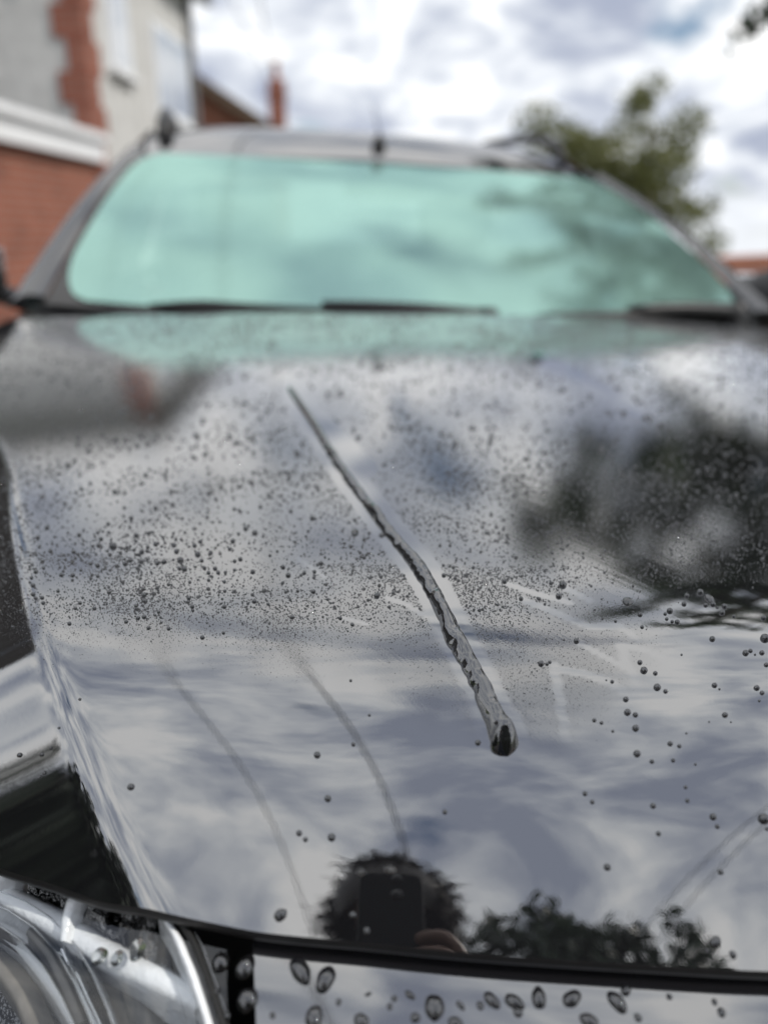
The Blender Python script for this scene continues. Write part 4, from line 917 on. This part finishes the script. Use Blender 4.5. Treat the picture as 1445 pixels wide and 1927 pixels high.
# ------------------------------------------------------------------ the photographer (mirrored in the bonnet lip)
def person():
    t = empty('person', (-.55, -.74, GZ(-.55))); tag(t, 'person in dark jacket standing before the bonnet holding up a phone', 'person')
    O = np.array(t.location); V = []; E_ = []; Rd = []
    def chain(pts, start=None):
        prev = start
        for p, r in pts:
            V.append(tuple(np.array(p)-O)); Rd.append(r); i = len(V)-1
            if prev is not None: E_.append((prev, i))
            prev = i
        return prev
    pel = chain([((-.55, -.76, .92), (.155, .11))])
    ch = chain([((-.55, -.77, 1.05), (.14, .10)), ((-.55, -.76, 1.20), (.155, .105)), ((-.55, -.74, 1.30), (.13, .09))], pel)
    nk = chain([((-.55, -.72, 1.37), (.055, .055)), ((-.55, -.69, 1.41), (.05, .05))], ch)
    chain([((-.55, -.655, 1.45), (.062, .07)), ((-.55, -.635, 1.50), (.076, .09)), ((-.55, -.63, 1.555), (.072, .085)), ((-.55, -.635, 1.59), (.045, .05))], nk)
    for s in (-1, 1):
        kn = chain([((-.55+s*.09, -.76, .84), (.09, .095)), ((-.55+s*.10, -.73, .48), (.058, .062)), ((-.55+s*.10, -.77, .12), (.04, .042)), ((-.55+s*.10, -.76, .06), (.042, .05)), ((-.55+s*.105, -.64, .045), (.042, .032)), ((-.55+s*.108, -.58, .04), (.036, .022))], pel)
    # phone grip: right arm comes forward, left arm hangs
    ph = CW+np.array([.012, -.012, -.085])
    wr = np.array([ph[0]+.030, -.335, ph[2]-.055])
    w_i = chain([((-.36, -.75, 1.31), (.065, .065)), ((-.325, -.72, 1.20), (.052, .052)), ((-.30, -.62, 1.06), (.044, .044)), ((wr[0]+.0, -.45, 1.0), (.038, .036)), (tuple(wr), (.026, .022))], ch)
    pm = chain([((ph[0]+.026, -.29, ph[2]-.035), (.028, .016)), ((ph[0]+.022, -.262, ph[2]-.012), (.030, .014))], w_i)
    for k, (dz, ln) in enumerate(((.030, .92), (.010, 1.), (-.011, .95), (-.031, .8))):
        a = np.array([ph[0]+.026, -.238, ph[2]+dz-.01])
        chain([(tuple(a), (.0088, .0088)), (tuple(a+(-.010, .020*ln*.6, .002)), (.0085, .0085)), (tuple(a+(-.030*ln, .021*ln*.6, .003)), (.0078, .0078)), (tuple(a+(-.044*ln, .019*ln*.6, .003)), (.0068, .0068))], pm)
    chain([((ph[0]+.018, -.262, ph[2]+.012), (.011, .011)), ((ph[0]+.006, -.262, ph[2]+.035), (.0095, .0095)), ((ph[0]-.008, -.252, ph[2]+.050), (.0085, .0085))], pm)
    lw_ = chain([((-.74, -.75, 1.31), (.065, .065)), ((-.785, -.76, 1.18), (.052, .052)), ((-.81, -.74, 1.05), (.044, .044)), ((-.79, -.66, .93), (.036, .034)), ((-.775, -.60, .85), (.026, .022))], ch)
    pl = chain([((-.77, -.575, .81), (.030, .016)), ((-.768, -.56, .78), (.030, .014))], lw_)
    for k, (dx, ln) in enumerate(((-.03, .85), (-.01, 1.), (.011, .95), (.03, .8))):
        a = np.array([-.768+dx, -.55, .765]); chain([(tuple(a), (.0088, .0088)), (tuple(a+(0, .008, -.03*ln)), (.0085, .0085)), (tuple(a+(0, .004, -.055*ln)), (.0075, .0075)), (tuple(a+(0, -.006, -.072*ln)), (.0065, .0065))], pl)
    chain([((-.745, -.555, .80), (.011, .011)), ((-.735, -.535, .775), (.0095, .0095)), ((-.738, -.52, .755), (.0085, .0085))], pl)
    me = bpy.data.meshes.new('body'); me.from_pydata(V, E_, []); o = bpy.data.objects.new('body', me); col.objects.link(o)
    sk = o.modifiers.new('skin', 'SKIN'); sk.use_smooth_shade = True
    if not me.skin_vertices: 
        bpy.context.view_layer.objects.active = o
    for i, r in enumerate(Rd): me.skin_vertices[0].data[i].radius = r
    me.skin_vertices[0].data[0].use_root = True
    ss = o.modifiers.new('sub', 'SUBSURF'); ss.levels = 2; ss.render_levels = 2
    dg = bpy.context.evaluated_depsgraph_get(); m2 = bpy.data.meshes.new_from_object(o.evaluated_get(dg)); o.modifiers.clear(); o.data = m2; m2.name = 'body'
    for nmx in ('jacket', 'jeans', 'skin', 'rubber'): m2.materials.append(MATS[nmx])
    for p in m2.polygons:
        c = p.center+Vector(O); i = 0
        if c.z > 1.385 and abs(c.x+.55) < .2: i = 2
        elif c.y > wr[1]-.01 and c.z > .9: i = 2
        elif c.x < -.7 and c.z < .86 and c.y > -.62: i = 2
        elif c.z < .10: i = 3
        elif c.z < .90 and c.x > -.72: i = 1
        p.material_index = i; p.use_smooth = True
    # face: push out nose, hollow the eyes
    for v in m2.vertices:
        w = v.co+Vector(O); dx, dz = w.x+.55, w.z
        if w.y > -.60 and dz > 1.42:
            v.co.y += .020*math.exp(-(dx/.012)**2-((dz-1.505)/.02)**2)-.008*(math.exp(-((dx-.03)/.014)**2-((dz-1.53)/.012)**2)+math.exp(-((dx+.03)/.014)**2-((dz-1.53)/.012)**2))-.004*math.exp(-(dx/.025)**2-((dz-1.462)/.006)**2)
    o.parent = t
    for s in (-1, 1):
        MB().lathe([(0, .009), (.006, .007), (.009, 0), (.006, -.007), (0, -.009)], np.array((-.55+s*.03, -.548, 1.53))-O, 12).build('eye', 'white_upvc', t)
        MB().lathe([(.0, .012), (.014, .008), (.018, 0), (.012, -.01)], np.array((-.55+s*.078, -.64, 1.51))-O, 12).build('ear', 'skin', t)
    # hair: scalp shell plus loose strands
    g = np.random.default_rng(5); mb = MB(); hc = np.array((-.55, -.655, 1.525))-O
    P = []
    for a in np.linspace(0, R(118), 14):
        P.append([hc+np.array([.128*math.sin(a)*math.cos(b), (.128*math.sin(a)*math.sin(b))-(.02 if math.sin(b) > 0 and a > .9 else 0), .108*math.cos(a)]) for b in np.linspace(0, 2*math.pi, 33)])
    mb.grid(P); n = 1500
    for i in range(n):
        a = R(115)*math.sqrt(g.uniform()); b = g.uniform(0, 2*math.pi)
        if math.sin(b) > .3 and a > 1.0: continue
        d = np.array([math.sin(a)*math.cos(b), math.sin(a)*math.sin(b), math.cos(a)]); p0 = hc+d*np.array([.124, .124, .104])
        ln = g.uniform(.02, .05); p1 = p0+d*ln*.32+np.array([g.normal()*.012, g.normal()*.012, -.01]); p2 = p0+d*ln*.5+np.array([g.normal()*.02, g.normal()*.02, -ln*g.uniform(.3, .9)])
        mb.tube([p0, p1, p2], [.0022, .0018, .0006], 3, cap=False)
    mb.build('hair', 'hair', t)
    # phone held at the lens
    pe = empty('phone', CW); tag(pe, 'dark smartphone held upright in the right hand', 'phone')
    ax = np.array([r_, u_, -f_]); cpt = np.array([-.024, -.058, 0]); 
    def pp(a, b, c): return ax[0]*a+ax[1]*b+ax[2]*c
    def rrect(w, h, r, zc):
        out = []
        for (sx, sy, a0) in ((1, 1, 0), (-1, 1, 90), (-1, -1, 180), (1, -1, 270)):
            for a in np.linspace(a0, a0+90, 6): out.append(pp(cpt[0]+sx*(w/2-r)+r*math.cos(R(a)), cpt[1]+sy*(h/2-r)+r*math.sin(R(a)), zc))
        return out
    a_, b_ = rrect(.0715, .147, .012, .0055), rrect(.0715, .147, .012, .0135); n = len(a_)
    MB().add(a_+b_, [tuple(range(n))[::-1], tuple(range(n, 2*n))]+[(i, (i+1) % n, n+(i+1) % n, n+i) for i in range(n)]).build('phone_case', 'phone_body', pe, False, bevel=.0015)
    s_ = rrect(.066, .141, .010, .0139); MB().add(s_, [tuple(range(n))]).build('screen', 'phone_glass', pe, False)
    for dx, dy in ((-.017, .008), (-.017, -.012)):
        MB().tube([pp(dx, dy, .0055), pp(dx, dy, .004)], .0065, 16).build('lens_ring', 'phone_glass', pe)
person()
print('drops', ndrop, 'fine beads', nb)
